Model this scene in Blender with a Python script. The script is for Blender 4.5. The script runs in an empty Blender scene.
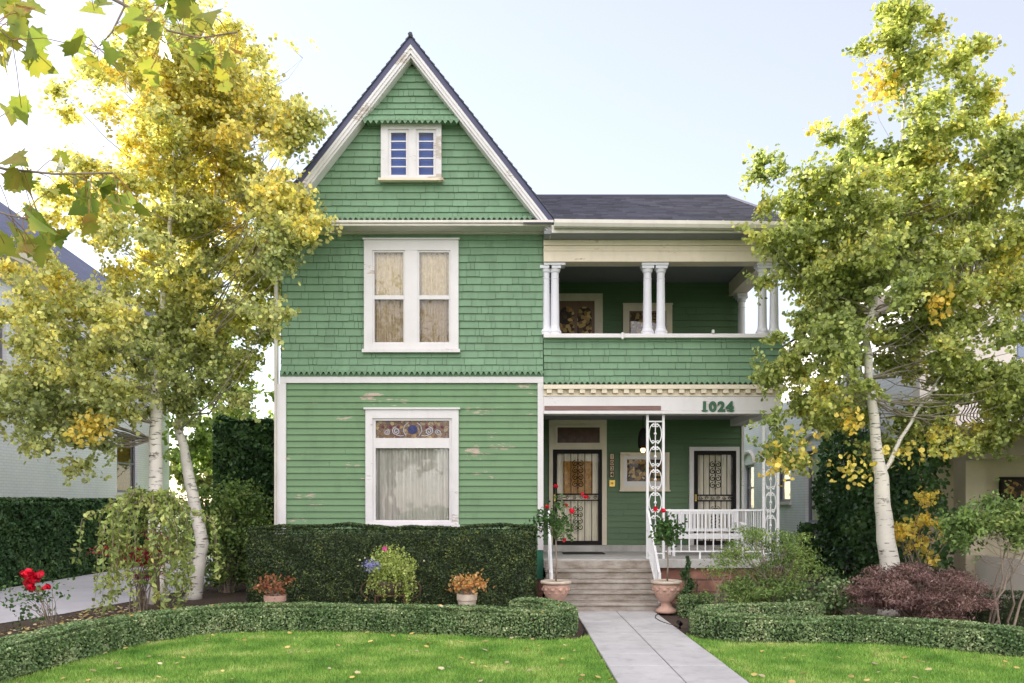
import bpy, math, random
import numpy as np
from mathutils import Vector, Matrix
random.seed(7); RNG = np.random.default_rng(7)
SC = bpy.context.scene
COL = SC.collection
F = 850.0; CH = 1.8; HY = 505.0
def X(px, D): return (px-512.0)/F*D
def Z(py, D): return CH + (HY-py)/F*D
def G(px, py):
    D = CH*F/(py-HY); return (X(px, D), D)
# ------------------------------------------------------------------ camera, world, sun
cam = bpy.data.cameras.new('camera'); cam_o = bpy.data.objects.new('camera', cam); COL.objects.link(cam_o)
cam.sensor_width = 36; cam.lens = F/1024*36; cam.shift_y = (HY-341.5)/1024
cam_o.location = (0, 0, CH); cam_o.rotation_euler = (math.radians(90), 0, 0)
cam.clip_start = .05; cam.clip_end = 3000
SC.camera = cam_o
SUN_AZ = math.radians(-50); SUN_EL = math.radians(24)     # azimuth from +Y, negative = left
w = bpy.data.worlds.new('World'); SC.world = w; w.use_nodes = True
nt = w.node_tree; bg = nt.nodes['Background']
sky = nt.nodes.new('ShaderNodeTexSky'); sky.sky_type = 'NISHITA'; sky.sun_disc = False
sky.sun_elevation = SUN_EL; sky.sun_rotation = SUN_AZ; sky.air_density = 1.0; sky.dust_density = .3; sky.ozone_density = 1.0
# unseen cloud bank added behind the viewer to light the house walls, broken by noise
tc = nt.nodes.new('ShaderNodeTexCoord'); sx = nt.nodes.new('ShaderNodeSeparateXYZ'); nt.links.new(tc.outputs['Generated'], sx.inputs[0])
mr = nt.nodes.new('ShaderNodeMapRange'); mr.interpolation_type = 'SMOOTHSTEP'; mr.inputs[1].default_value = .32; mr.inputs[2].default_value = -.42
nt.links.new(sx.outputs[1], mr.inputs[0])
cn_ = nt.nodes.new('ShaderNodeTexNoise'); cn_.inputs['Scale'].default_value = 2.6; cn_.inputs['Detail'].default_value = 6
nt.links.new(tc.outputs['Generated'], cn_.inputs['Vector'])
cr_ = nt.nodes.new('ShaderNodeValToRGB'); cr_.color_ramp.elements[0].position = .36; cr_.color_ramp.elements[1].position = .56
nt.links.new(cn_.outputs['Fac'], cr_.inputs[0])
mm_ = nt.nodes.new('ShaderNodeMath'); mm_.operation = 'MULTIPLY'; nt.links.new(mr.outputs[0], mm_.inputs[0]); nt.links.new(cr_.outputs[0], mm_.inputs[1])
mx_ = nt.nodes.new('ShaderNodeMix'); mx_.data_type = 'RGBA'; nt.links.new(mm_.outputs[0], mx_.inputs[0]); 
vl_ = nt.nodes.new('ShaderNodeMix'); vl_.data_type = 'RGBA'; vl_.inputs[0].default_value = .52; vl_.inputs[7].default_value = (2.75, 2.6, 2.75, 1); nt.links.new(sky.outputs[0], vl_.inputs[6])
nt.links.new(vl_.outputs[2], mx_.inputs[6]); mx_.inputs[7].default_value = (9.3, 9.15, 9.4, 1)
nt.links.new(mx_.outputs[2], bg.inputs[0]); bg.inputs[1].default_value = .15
sl = bpy.data.lights.new('sun', 'SUN'); sl.energy = 5.0; sl.angle = math.radians(.53); sl.color = (1, .93, .82)
so = bpy.data.objects.new('sun', sl); COL.objects.link(so)
sdir = Vector((math.sin(SUN_AZ)*math.cos(SUN_EL), math.cos(SUN_AZ)*math.cos(SUN_EL), math.sin(SUN_EL)))
so.rotation_euler = sdir.to_track_quat('Z', 'Y').to_euler(); so.location = sdir*60
SC.view_settings.view_transform = 'Standard'; SC.view_settings.look = 'None'
SC.view_settings.exposure = 1.28; SC.view_settings.use_white_balance = True; SC.view_settings.white_balance_temperature = 6800; SC.view_settings.white_balance_tint = 12; SC.view_settings.gamma = 1; SC.view_settings.use_curve_mapping = False
SC.cycles.max_bounces = 10; SC.cycles.transparent_max_bounces = 16
SC.cycles.diffuse_bounces = 4

# ------------------------------------------------------------------ materials
class N:
    def __init__(s, name):
        s.m = bpy.data.materials.new(name); s.m.use_nodes = True
        s.t = s.m.node_tree; s.p = s.t.nodes['Principled BSDF']; s.out = s.t.nodes['Material Output']
    def n(s, ty, **kw):
        x = s.t.nodes.new(ty)
        for k, v in kw.items():
            if k.startswith('i_'): x.inputs[k[2:].replace('_', ' ')].default_value = v
            else: setattr(x, k, v)
        return x
    def l(s, a, b): s.t.links.new(a, b)
    def pos(s, scale=(1, 1, 1)):
        g = s.n('ShaderNodeNewGeometry'); mp = s.n('ShaderNodeMapping'); mp.inputs['Scale'].default_value = scale
        s.l(g.outputs['Position'], mp.inputs['Vector']); return mp.outputs[0]
    def noise(s, scale, vec=None, detail=4, rough=.55):
        x = s.n('ShaderNodeTexNoise'); x.inputs['Scale'].default_value = scale; x.inputs['Detail'].default_value = detail
        x.inputs['Roughness'].default_value = rough
        s.l(vec if vec is not None else s.pos(), x.inputs['Vector']); return x.outputs['Fac']
    def island(s): return s.n('ShaderNodeNewGeometry').outputs['Random Per Island']
    def math(s, op, a, b=None, clamp=False):
        x = s.n('ShaderNodeMath', operation=op, use_clamp=clamp)
        for i, v in enumerate((a, b)):
            if v is None: continue
            if isinstance(v, (int, float)): x.inputs[i].default_value = v
            else: s.l(v, x.inputs[i])
        return x.outputs[0]
    def ramp(s, fac, stops, interp='LINEAR'):
        r = s.n('ShaderNodeValToRGB'); r.color_ramp.interpolation = interp
        e = r.color_ramp.elements
        while len(e) < len(stops): e.new(.5)
        for i, (p, c) in enumerate(stops):
            e[i].position = p; e[i].color = (c[0], c[1], c[2], 1) if not isinstance(c, (int, float)) else (c, c, c, 1)
        s.l(fac, r.inputs[0]); return r.outputs[0]
    def mix(s, fac, a, b, bt='MIX'):
        x = s.n('ShaderNodeMix', data_type='RGBA', blend_type=bt)
        for i, v in ((0, fac), (6, a), (7, b)):
            if isinstance(v, (int, float)): x.inputs[i].default_value = v
            elif isinstance(v, tuple): x.inputs[i].default_value = (*v[:3], 1)
            else: s.l(v, x.inputs[i])
        return x.outputs[2]
    def bump(s, h, strength=.3, dist=.01):
        b = s.n('ShaderNodeBump'); b.inputs['Strength'].default_value = strength; b.inputs['Distance'].default_value = dist
        s.l(h, b.inputs['Height']); s.l(b.outputs[0], s.p.inputs['Normal'])

def sc(c, k): return tuple(min(1, v*k) for v in c)
def paint(name, col, rough=.55, var=.12, isl=.0, peel=0, wood=(.30, .22, .17), nscale=2.5, bump=.15, bscale=60, stretch=(1, 1, 1), metallic=0, spec=.35, dirt=0):
    m = N(name); n1 = m.noise(nscale, m.pos(stretch))
    f = n1
    if isl: f = m.math('ADD', m.math('MULTIPLY', n1, 1-isl), m.math('MULTIPLY', m.island(), isl))
    c = m.ramp(f, [(.25, sc(col, 1-var)), (.75, sc(col, 1+var))])
    if dirt:
        d = m.noise(5, m.pos((1, 1, .35)), 6, .65)
        c = m.mix(m.ramp(d, [(.5, 0.0), (.72, dirt)]), c, sc(col, .45))
    if peel:
        a = m.noise(1.3, m.pos((.8, 1, 2.2)), 2); b = m.noise(9, m.pos((.8, 1, 3.6)), 6, .7)
        k = m.math('ADD', m.math('MULTIPLY', a, .62), m.math('MULTIPLY', b, .38))
        t = 1-peel
        msk = m.ramp(k, [(t, 0.0), (t+.012, 1.0)])
        c = m.mix(msk, c, wood)
    m.l(c, m.p.inputs['Base Color']); m.p.inputs['Roughness'].default_value = rough
    m.p.inputs['Specular IOR Level'].default_value = spec; m.p.inputs['Metallic'].default_value = metallic
    if bump: m.bump(m.noise(bscale, None, 3), bump, .004)
    return m.m
def leafmat(name, stops, ns=1.2, wn=.6, wi=.4, wz=0, z0=0, z1=1, transl=.4, rough=.45, gain=1.0, bias=0):
    m = N(name); f = m.math('ADD', m.math('MULTIPLY', m.math('SUBTRACT', m.noise(ns, None, 2), .5), wn*2.2), m.math('MULTIPLY', m.island(), wi))
    if wz:
        g = m.n('ShaderNodeNewGeometry'); sp = m.n('ShaderNodeSeparateXYZ'); m.l(g.outputs['Position'], sp.inputs[0])
        zz = m.math('MULTIPLY', m.math('DIVIDE', m.math('SUBTRACT', sp.outputs[2], z0), z1-z0, True), wz)
        f = m.math('ADD', f, zz)
    f = m.math('ADD', f, .3+bias)
    c = m.ramp(f, stops)
    # a little brightness change leaf by leaf
    wv = m.n('ShaderNodeTexWhiteNoise', noise_dimensions='1D'); m.l(m.island(), wv.inputs['W'])
    c = m.mix(1.0, c, m.ramp(wv.outputs['Value'], [(0, .5), (1, 1.5)]), 'MULTIPLY')
    m.l(c, m.p.inputs['Base Color']); m.p.inputs['Roughness'].default_value = rough; m.p.inputs['Specular IOR Level'].default_value = .3
    tr = m.n('ShaderNodeBsdfTranslucent'); m.l(m.mix(1.0, c, (1.2, 1.2, .72), 'MULTIPLY'), tr.inputs['Color'])
    ms = m.n('ShaderNodeMixShader'); ms.inputs[0].default_value = transl
    m.l(m.p.outputs[0], ms.inputs[1]); m.l(tr.outputs[0], ms.inputs[2]); m.l(ms.outputs[0], m.out.inputs[0])
    return m.m
def glassmat(name, tint=(1, 1, 1), gain=1.7, rough=.0, wav=.0):
    m = N(name); m.t.nodes.remove(m.p)
    tp = m.n('ShaderNodeBsdfTransparent'); tp.inputs[0].default_value = (*tint, 1)
    gl = m.n('ShaderNodeBsdfGlossy'); gl.inputs['Roughness'].default_value = rough
    b = m.n('ShaderNodeBump'); b.inputs['Strength'].default_value = .12; b.inputs['Distance'].default_value = .02
    m.l(m.noise(3.5, None, 1), b.inputs['Height']); m.l(b.outputs[0], gl.inputs['Normal'])
    fr = m.n('ShaderNodeFresnel'); fr.inputs[0].default_value = 1.5
    f = m.math('MULTIPLY', fr.outputs[0], gain, True)
    ms = m.n('ShaderNodeMixShader'); m.l(f, ms.inputs[0]); m.l(tp.outputs[0], ms.inputs[1]); m.l(gl.outputs[0], ms.inputs[2])
    m.l(ms.outputs[0], m.out.inputs[0]); return m.m
def brickmat(name, col, col2, mortar, bw=.22, bh=.075, axes='xz', rough=.8, bstr=.5, msize=.012, var=.15):
    m = N(name); g = m.n('ShaderNodeNewGeometry'); sp = m.n('ShaderNodeSeparateXYZ'); m.l(g.outputs['Position'], sp.inputs[0])
    cb = m.n('ShaderNodeCombineXYZ'); m.l(sp.outputs['XYZ'.index(axes[0].upper())], cb.inputs[0]); m.l(sp.outputs['XYZ'.index(axes[1].upper())], cb.inputs[1])
    br = m.n('ShaderNodeTexBrick'); m.l(cb.outputs[0], br.inputs['Vector']); br.inputs['Scale'].default_value = 1
    br.inputs['Brick Width'].default_value = bw; br.inputs['Row Height'].default_value = bh; br.inputs['Mortar Size'].default_value = msize
    br.inputs['Mortar Smooth'].default_value = .2; br.inputs['Bias'].default_value = 0
    br.inputs['Color1'].default_value = (*col, 1); br.inputs['Color2'].default_value = (*col2, 1); br.inputs['Mortar'].default_value = (*mortar, 1)
    c = m.mix(1.0, br.outputs['Color'], m.ramp(m.noise(2.2, None, 5), [(.3, 1-var), (.7, 1+var)]), 'MULTIPLY')
    m.l(c, m.p.inputs['Base Color']); m.p.inputs['Roughness'].default_value = rough
    h = m.math('SUBTRACT', m.math('MULTIPLY', m.noise(30, None, 4), .3), br.outputs['Fac'])
    m.bump(h, bstr, .01); return m.m

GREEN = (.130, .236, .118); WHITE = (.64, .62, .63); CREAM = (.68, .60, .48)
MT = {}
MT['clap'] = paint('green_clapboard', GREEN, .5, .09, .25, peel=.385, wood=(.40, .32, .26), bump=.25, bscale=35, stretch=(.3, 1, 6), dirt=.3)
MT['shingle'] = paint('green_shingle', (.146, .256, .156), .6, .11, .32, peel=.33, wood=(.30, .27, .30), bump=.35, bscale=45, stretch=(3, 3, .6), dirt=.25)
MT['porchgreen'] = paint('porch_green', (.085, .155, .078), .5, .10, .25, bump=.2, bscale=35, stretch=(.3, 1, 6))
MT['basegreen'] = paint('base_green', (.03, .16, .10), .5, .15)
MT['white'] = paint('white_trim', WHITE, .45, .05, peel=.36, wood=(.45, .36, .30), bump=.15, dirt=.12)
MT['whitepeel'] = paint('white_peeling_trim', WHITE, .5, .06, peel=.42, wood=(.42, .37, .33), bump=.3, dirt=.2)
MT['cream'] = paint('cream_trim', CREAM, .5, .06, peel=.37, wood=(.4, .3, .22), bump=.15, dirt=.2)
MT['colwhite'] = paint('column_paint', (.64, .64, .70), .4, .05, peel=.35, bump=.1)
MT['iron'] = paint('white_iron', (.76, .76, .78), .4, .05, bump=.1)
MT['blackiron'] = paint('black_iron', (.016, .013, .013), .6, .2, bump=.1, spec=.15)
MT['brownwood'] = paint('bare_brown_wood', (.20, .12, .11), .75, .25, nscale=9, stretch=(.4, 1, 5), bump=.4)
MT['ceiling'] = paint('porch_ceiling', (.22, .23, .25), .6, .08)
MT['dark'] = paint('dark_interior', (.03, .028, .025), .9, .2, bump=0)
MT['roof'] = paint('slate_roof_shingle', (.080, .082, .112), .75, .28, .6, bump=.5, bscale=90)
MT['roofedge'] = paint('roof_edge_metal', (.07, .075, .14), .5, .1)
MT['gutter'] = paint('gutter_paint', (.60, .57, .52), .4, .06, dirt=.2)
MT['sandstone'] = brickmat('red_sandstone', (.27, .12, .09), (.36, .18, .13), (.16, .10, .08), .48, .22, 'xz', .9, .8, .015, .5)
MT['glass'] = glassmat('window_glass')
MT['glassR'] = glassmat('reflective_glass', (.97, .97, .97), 2.4); MT['glassD'] = glassmat('dim_glass', (1, .99, .97), .6)
def clothmat(name, c1, c2, lace=0, transl=.25):
    m = N(name)
    n1 = m.noise(22 if lace else 9, m.pos((1 if lace else 2.2, 1, .6 if lace else .04)), 5, .8)
    c = m.ramp(n1, [(.35, c1), (.65, c2)])
    m.l(c, m.p.inputs['Base Color']); m.p.inputs['Roughness'].default_value = .9
    return m.m
MT['lace'] = clothmat('lace_curtain', (.66, .53, .33), (.90, .80, .60), 1)
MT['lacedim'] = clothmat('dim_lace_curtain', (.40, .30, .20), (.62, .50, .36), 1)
MT['sheer'] = clothmat('sheer_curtain', (.52, .50, .46), (.88, .86, .82))  # light and shade of the pleats painted in as vertical streaks
MT['blind'] = clothmat('cream_blind', (.82, .75, .62), (.90, .86, .76))
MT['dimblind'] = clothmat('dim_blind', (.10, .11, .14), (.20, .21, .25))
MT['amber'] = clothmat('amber_glass', (.30, .13, .03), (.62, .34, .10), 1)
MT['concrete'] = paint('path_concrete', (.445, .435, .44), .85, .14, nscale=1.6, bump=.4, bscale=120, dirt=.42)
MT['drive'] = paint('driveway_concrete', (.52, .50, .54), .85, .12, nscale=1.0, bump=.3, bscale=100, dirt=.2)
def stepmat():
    m = N('step_concrete'); c = m.ramp(m.noise(3, None, 6, .7), [(.3, (.26, .22, .18)), (.7, (.46, .42, .38))])
    g = m.n('ShaderNodeNewGeometry'); sp = m.n('ShaderNodeSeparateXYZ'); m.l(g.outputs['Position'], sp.inputs[0])
    st = m.noise(3.0, m.pos((1, 1, 4)), 5, .7)
    c = m.mix(m.ramp(st, [(.45, 0.0), (.65, .55)]), c, (.13, .09, .06))
    m.l(c, m.p.inputs['Base Color']); m.p.inputs['Roughness'].default_value = .85; m.bump(m.noise(70), .4, .006); return m.m
MT['step'] = stepmat()
MT['slab'] = paint('porch_slab', (.46, .45, .43), .8, .15, nscale=4, bump=.3, dirt=.45)
MT['terracotta'] = paint('terracotta', (.46, .29, .23), .8, .2, nscale=9, bump=.4, bscale=60, dirt=.3)
MT['terrim'] = paint('terracotta_rim', (.50, .42, .34), .8, .2, nscale=9, bump=.3)
MT['soil'] = paint('soil', (.045, .03, .022), .95, .4, nscale=20, bump=.8, bscale=40)
MT['bark'] = None
def barkmat(name, light, dark, thr=.62):
    m = N(name)
    a = m.noise(5, m.pos((1, 1, 7)), 4, .6); b = m.noise(2.3, m.pos((2, 2, 2.2)), 5, .7)
    c = m.ramp(m.noise(3, None, 5), [(.3, sc(light, .8)), (.7, light)])
    c = m.mix(m.ramp(a, [(thr, 0.0), (thr+.05, .9)]), c, dark)
    c = m.mix(m.ramp(b, [(.60, 0.0), (.68, .75)]), c, sc(dark, 1.5))
    m.l(c, m.p.inputs['Base Color']); m.p.inputs['Roughness'].default_value = .75; m.bump(a, .5, .01); return m.m
MT['birch'] = barkmat('white_bark', (.78, .74, .67), (.07, .055, .045), .59)
MT['limb'] = paint('grey_limb_bark', (.27, .24, .19), .8, .3, nscale=6)
MT['twig'] = paint('twig_bark', (.24, .19, .15), .8, .3, nscale=10)
MT['darkbark'] = paint('dark_bark', (.10, .075, .055), .85, .35, nscale=12, bump=.6)

# ------------------------------------------------------------------ object helpers
WL = {}
def tag(o, label=None, cat=None, group=None, kind=None):
    if label: o['label'] = label
    if cat: o['category'] = cat
    if group: o['group'] = group
    if kind: o['kind'] = kind
    return o
def thing(name, loc, label, cat, group=None):
    o = bpy.data.objects.new(name, None); COL.objects.link(o); o.location = loc; o.empty_display_size = .2
    WL[o] = Vector(loc); return tag(o, label, cat, group)
def link(name, me, mat, parent=None, loc=None):
    """me is in world coordinates; shift it to the parent's (or its own) origin"""
    if mat is not None: me.materials.append(mat)
    o = bpy.data.objects.new(name, me); COL.objects.link(o)
    org = WL[parent] if parent is not None else Vector(loc if loc is not None else (0, 0, 0))
    if org.length > 0: me.transform(Matrix.Translation(-org))
    if parent is not None: o.parent = parent
    else: o.location = org
    WL[o] = Vector(org); me.update(); return o
class MB:
    def __init__(s): s.v = []; s.f = []
    def face(s, pts):
        i = len(s.v); s.v += [tuple(p) for p in pts]; s.f.append(tuple(range(i, i+len(pts))))
    def box(s, x0, x1, y0, y1, z0, z1):
        x0, x1 = sorted((x0, x1)); y0, y1 = sorted((y0, y1)); z0, z1 = sorted((z0, z1))
        i = len(s.v)
        s.v += [(x0, y0, z0), (x1, y0, z0), (x1, y1, z0), (x0, y1, z0), (x0, y0, z1), (x1, y0, z1), (x1, y1, z1), (x0, y1, z1)]
        s.f += [(i, i+3, i+2, i+1), (i+4, i+5, i+6, i+7), (i, i+1, i+5, i+4), (i+1, i+2, i+6, i+5), (i+2, i+3, i+7, i+6), (i+3, i, i+4, i+7)]
    def hull8(s, pts):  # like box order
        i = len(s.v); s.v += [tuple(p) for p in pts]
        s.f += [(i, i+3, i+2, i+1), (i+4, i+5, i+6, i+7), (i, i+1, i+5, i+4), (i+1, i+2, i+6, i+5), (i+2, i+3, i+7, i+6), (i+3, i, i+4, i+7)]
    def prism_y(s, poly, y0, y1):  # poly of (x,z), counterclockwise seen from -Y
        n = len(poly); i = len(s.v)
        s.v += [(x, y0, z) for x, z in poly] + [(x, y1, z) for x, z in poly]
        s.f.append(tuple(range(i, i+n))); s.f.append(tuple(reversed(range(i+n, i+2*n))))
        for k in range(n):
            a, b = i+k, i+(k+1) % n; s.f.append((a, a+n, b+n, b))
    def prism_z(s, poly, z0, z1):
        n = len(poly); i = len(s.v)
        s.v += [(x, y, z0) for x, y in poly] + [(x, y, z1) for x, y in poly]
        s.f.append(tuple(reversed(range(i, i+n)))); s.f.append(tuple(range(i+n, i+2*n)))
        for k in range(n):
            a, b = i+k, i+(k+1) % n; s.f.append((a, b, b+n, a+n))
    def tube(s, pts, r, sides=8, cap=True):
        pts = [Vector(p) for p in pts]; n = len(pts)
        rs = r if isinstance(r, (list, tuple)) else [r]*n
        t = (pts[1]-pts[0]).normalized(); a = t.orthogonal().normalized()
        i0 = len(s.v)
        for k in range(n):
            if k == 0: t = pts[1]-pts[0]
            elif k == n-1: t = pts[-1]-pts[-2]
            else: t = pts[k+1]-pts[k-1]
            t = t.normalized(); a = (a-t*a.dot(t))
            a = a.normalized() if a.length > 1e-6 else t.orthogonal().normalized()
            b = t.cross(a)
            for j in range(sides):
                an = 2*math.pi*j/sides; s.v.append(tuple(pts[k]+(a*math.cos(an)+b*math.sin(an))*rs[k]))
        for k in range(n-1):
            for j in range(sides):
                p = i0+k*sides+j; q = i0+k*sides+(j+1) % sides
                s.f.append((p, q, q+sides, p+sides))
        if cap:
            s.f.append(tuple(reversed(range(i0, i0+sides)))); s.f.append(tuple(range(i0+(n-1)*sides, i0+n*sides)))
    def lathe(s, cx, cy, prof, seg=24, wob=None):
        i0 = len(s.v); n = len(prof)
        for r, z in prof:
            for j in range(seg):
                an = 2*math.pi*j/seg; rr = r*(1+(wob(an, z) if wob else 0)); s.v.append((cx+rr*math.cos(an), cy+rr*math.sin(an), z))
        for k in range(n-1):
            for j in range(seg):
                p = i0+k*seg+j; q = i0+k*seg+(j+1) % seg; s.f.append((p, q, q+seg, p+seg))
        s.f.append(tuple(reversed(range(i0, i0+seg)))); s.f.append(tuple(range(i0+(n-1)*seg, i0+n*seg)))
    def ring(s, o, i, y0, y1):  # o=(x0,x1,z0,z1) outer, i inner
        s.box(o[0], o[1], y0, y1, i[3], o[3]); s.box(o[0], o[1], y0, y1, o[2], i[2])
        s.box(o[0], i[0], y0, y1, i[2], i[3]); s.box(i[1], o[1], y0, y1, i[2], i[3])
    def ball(s, c, r, seg=10, rings=6, sx=1, sy=1, sz=1):
        prof = []
        i0 = len(s.v)
        for k in range(rings+1):
            th = math.pi*k/rings; rr = max(1e-4, math.sin(th)); z = -math.cos(th)
            for j in range(seg):
                an = 2*math.pi*j/seg; s.v.append((c[0]+r*sx*rr*math.cos(an), c[1]+r*sy*rr*math.sin(an), c[2]+r*sz*z))
        for k in range(rings):
            for j in range(seg):
                p = i0+k*seg+j; q = i0+k*seg+(j+1) % seg; s.f.append((p, q, q+seg, p+seg))
    def build(s, name, mat, parent=None, loc=None, smooth=False, bevel=0):
        me = bpy.data.meshes.new(name); me.from_pydata(s.v, [], s.f)
        if smooth: me.polygons.foreach_set('use_smooth', [True]*len(me.polygons))
        o = link(name, me, mat, parent, loc)
        if smooth: pass
        if bevel:
            b = o.modifiers.new('bevel', 'BEVEL'); b.width = bevel; b.segments = 2; b.limit_method = 'ANGLE'
        return o
def copytree(o, parent=None):
    c = o.copy(); COL.objects.link(c); c.parent = parent
    for ch in list(o.children): copytree(ch, c)
    return c

# cladding: rows of shingles or boards on a plane O + u*U + v*V, standing out along N
def clad(mb, O, U, V, Nn, v0, v1, env, pitch, openings=(), wid=(.12, .3), tb=.022, tt=.004, gap=.004, jit=.004, flare=None, seed=1, back=True):
    rr = random.Random(seed); O = Vector(O); U = Vector(U); V = Vector(V); Nn = Vector(Nn)
    P = lambda u, v, n: O+U*u+V*v+Nn*n
    fl = flare or (lambda v: 0.0)
    v = v0; row = 0
    while v < v1-1e-4:
        vt = min(v+pitch, v1)
        bps = sorted({v, vt, *[q for o in openings for q in (o[2], o[3]) if v+1e-4 < q < vt-1e-4]})
        e0 = min(env(v)[0], env(vt)[0]); e1 = max(env(v)[1], env(vt)[1])
        cuts = []; c = e0-rr.random()*wid[1]
        while c < e1:
            cuts.append((c, rr.uniform(-jit, jit))); c += rr.uniform(*wid) if rr.random() > .12 else wid[0]*.7
        cuts.append((e1+.5, 0))
        for a, b in zip(bps[:-1], bps[1:]):
            mid = (a+b)/2; L0, R0 = env(a); L1, R1 = env(b)
            if R0 <= L0: continue
            if R1 < L1: L1 = R1 = (L1+R1)/2
            iv = [(min(L0, L1), max(R0, R1))]
            for o in openings:
                if o[2] <= mid <= o[3]:
                    nv = []
                    for p, q in iv:
                        if o[1] <= p or o[0] >= q: nv.append((p, q)); continue
                        if o[0] > p: nv.append((p, o[0]))
                        if o[1] < q: nv.append((o[1], q))
                    iv = nv
            for p, q in iv:
                for (c0, j0), (c1, _) in zip(cuts[:-1], cuts[1:]):
                    s0 = max(p, c0+gap/2); s1 = min(q, c1-gap/2)
                    if s1-s0 < .002: continue
                    bl, br = max(s0, L0), min(s1, R0); tl, tr = max(s0, L1), min(s1, R1)
                    if br <= bl: continue
                    if tr < tl: tl = tr = (max(L1, min(R1, (s0+s1)/2)))
                    aa = a+(j0 if a == v else 0)
                    na = tb+(tt-tb)*(a-v)/pitch+fl(a)+abs(j0)*.6; nb = tb+(tt-tb)*(b-v)/pitch+fl(b)
                    i = len(mb.v)
                    mb.v += [tuple(P(bl, aa, na)), tuple(P(br, aa, na)), tuple(P(tr, b, nb)), tuple(P(tl, b, nb)),
                             tuple(P(bl, aa, fl(a)-.002)), tuple(P(br, aa, fl(a)-.002)), tuple(P(tr, b, fl(b)-.002)), tuple(P(tl, b, fl(b)-.002))]
                    mb.f += [(i, i+1, i+2, i+3), (i+4, i+5, i+1, i), (i+4, i, i+3, i+7), (i+1, i+5, i+6, i+2)]
                if back:
                    bl, br = max(p, L0), min(q, R0); tl, tr = max(p, L1), min(q, R1)
                    if tr < tl: tl = tr = (tl+tr)/2
                    if br > bl: mb.face([P(bl, a, fl(a)-.001), P(br, a, fl(a)-.001), P(tr, b, fl(b)-.001), P(tl, b, fl(b)-.001)])
        v = vt; row += 1
def teeth(mb, u0, u1, y0, y1, z, w=.085, h=.05):
    n = max(1, round((u1-u0)/w)); w = (u1-u0)/n
    for k in range(n):
        a = u0+k*w; mb.prism_y([(a+.003, z), (a+w*.5, z-h), (a+w-.003, z), (a+w*.5, z+.03)], y0, y1)

# leaves ------------------------------------------------------------
TMPL = {
 'oval': [(-.5, 0, 0), (-.2, -.36, .04), (.25, -.30, .03), (.52, 0, -.05), (.25, .30, .03), (-.2, .36, .04)],
 'quad': [(-.5, 0, 0), (0, -.3, .05), (.5, 0, 0), (0, .3, .05)],
 'round': [(-.5, 0, 0), (-.15, -.46, .03), (.35, -.38, .03), (.55, 0, -.04), (.35, .38, .03), (-.15, .46, .03)],
 'lance': [(-.5, 0, 0), (0, -.13, .03), (.5, 0, -.08), (0, .13, .03)],
 'lance2': [(-.5, 0, 0), (-.15, -.25, .05), (.15, -.2, .04), (.55, 0, -.12), (.15, .2, .04), (-.15, .25, .05)],
 'needle': [(-.5, -.05, 0), (-.5, .05, 0), (.5, 0, -.05)],
 'sprig': [(-.5, 0, 0), (-.1, -.22, .06), (.1, -.06, 0), (.5, 0, -.06), (.1, .06, 0), (-.1, .22, .06)],
}
def maple_tmpl():
    base = [(-.5, 0), (-.36, -.06), (-.40, -.30), (-.26, -.30), (-.20, -.40), (-.10, -.36), (.0, -.50), (.06, -.38), (.20, -.42), (.18, -.30), (.17, -.22), (.28, -.24), (.36, -.14), (.44, -.10), (.58, 0)]
    pts = base+[(x, -y) for x, y in reversed(base[1:-1])]
    return [(x, y, .30*abs(y)**1.3-.35*max(0, x)**1.5-.1*max(0, -x)) for x, y in pts]
TMPL['maple'] = maple_tmpl()
def leaf_mesh(name, P, size, tm='oval', up=.5, sv=.35, droop=None, rng=RNG, outward=None):
    P = np.asarray(P, dtype=np.float64); n = len(P); T = np.array(TMPL[tm]); k = len(T)
    nn = rng.normal(size=(n, 3)); nn /= np.linalg.norm(nn, axis=1)[:, None]+1e-9
    nn[:, 2] += up
    if outward is not None: nn += outward
    nn /= np.linalg.norm(nn, axis=1)[:, None]+1e-9
    r = rng.normal(size=(n, 3))
    if droop: r[:, 2] -= droop
    a = r-nn*np.sum(r*nn, axis=1)[:, None]; a /= np.linalg.norm(a, axis=1)[:, None]+1e-9
    b = np.cross(nn, a)
    s = size*(1+rng.uniform(-sv, sv, n))
    V = P[:, None, :]+(a[:, None, :]*T[None, :, 0:1]+b[:, None, :]*T[None, :, 1:2]+nn[:, None, :]*T[None, :, 2:3])*s[:, None, None]
    me = bpy.data.meshes.new(name)
    me.vertices.add(n*k); me.vertices.foreach_set('co', V.reshape(-1).astype(np.float32))
    me.loops.add(n*k); me.loops.foreach_set('vertex_index', np.arange(n*k, dtype=np.int32))
    me.polygons.add(n); me.polygons.foreach_set('loop_start', np.arange(0, n*k, k, dtype=np.int32))
    me.update(calc_edges=True); return me
def leaves(name, P, size, mat, parent=None, loc=None, **kw):
    return link(name, leaf_mesh(name, P, size, **kw), mat, parent, loc)
def sub(rng, n, c, r, p=.5):
    d = rng.normal(size=(n, 3)); d /= np.linalg.norm(d, axis=1)[:, None]
    return np.array(c)+d*(rng.random(n)**p)[:, None]*np.array(r)
def curve_pts(a, b, bend, n=6, wob=.03, rr=random):
    a = Vector(a); b = Vector(b); out = []
    L = (b-a).length
    for i in range(n+1):
        t = i/n; p = a.lerp(b, t)+Vector(bend)*(4*t*(1-t))
        if 0 < i < n: p += Vector((rr.gauss(0, 1), rr.gauss(0, 1), rr.gauss(0, 1)))*wob*L
        out.append(p)
    return out

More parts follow.
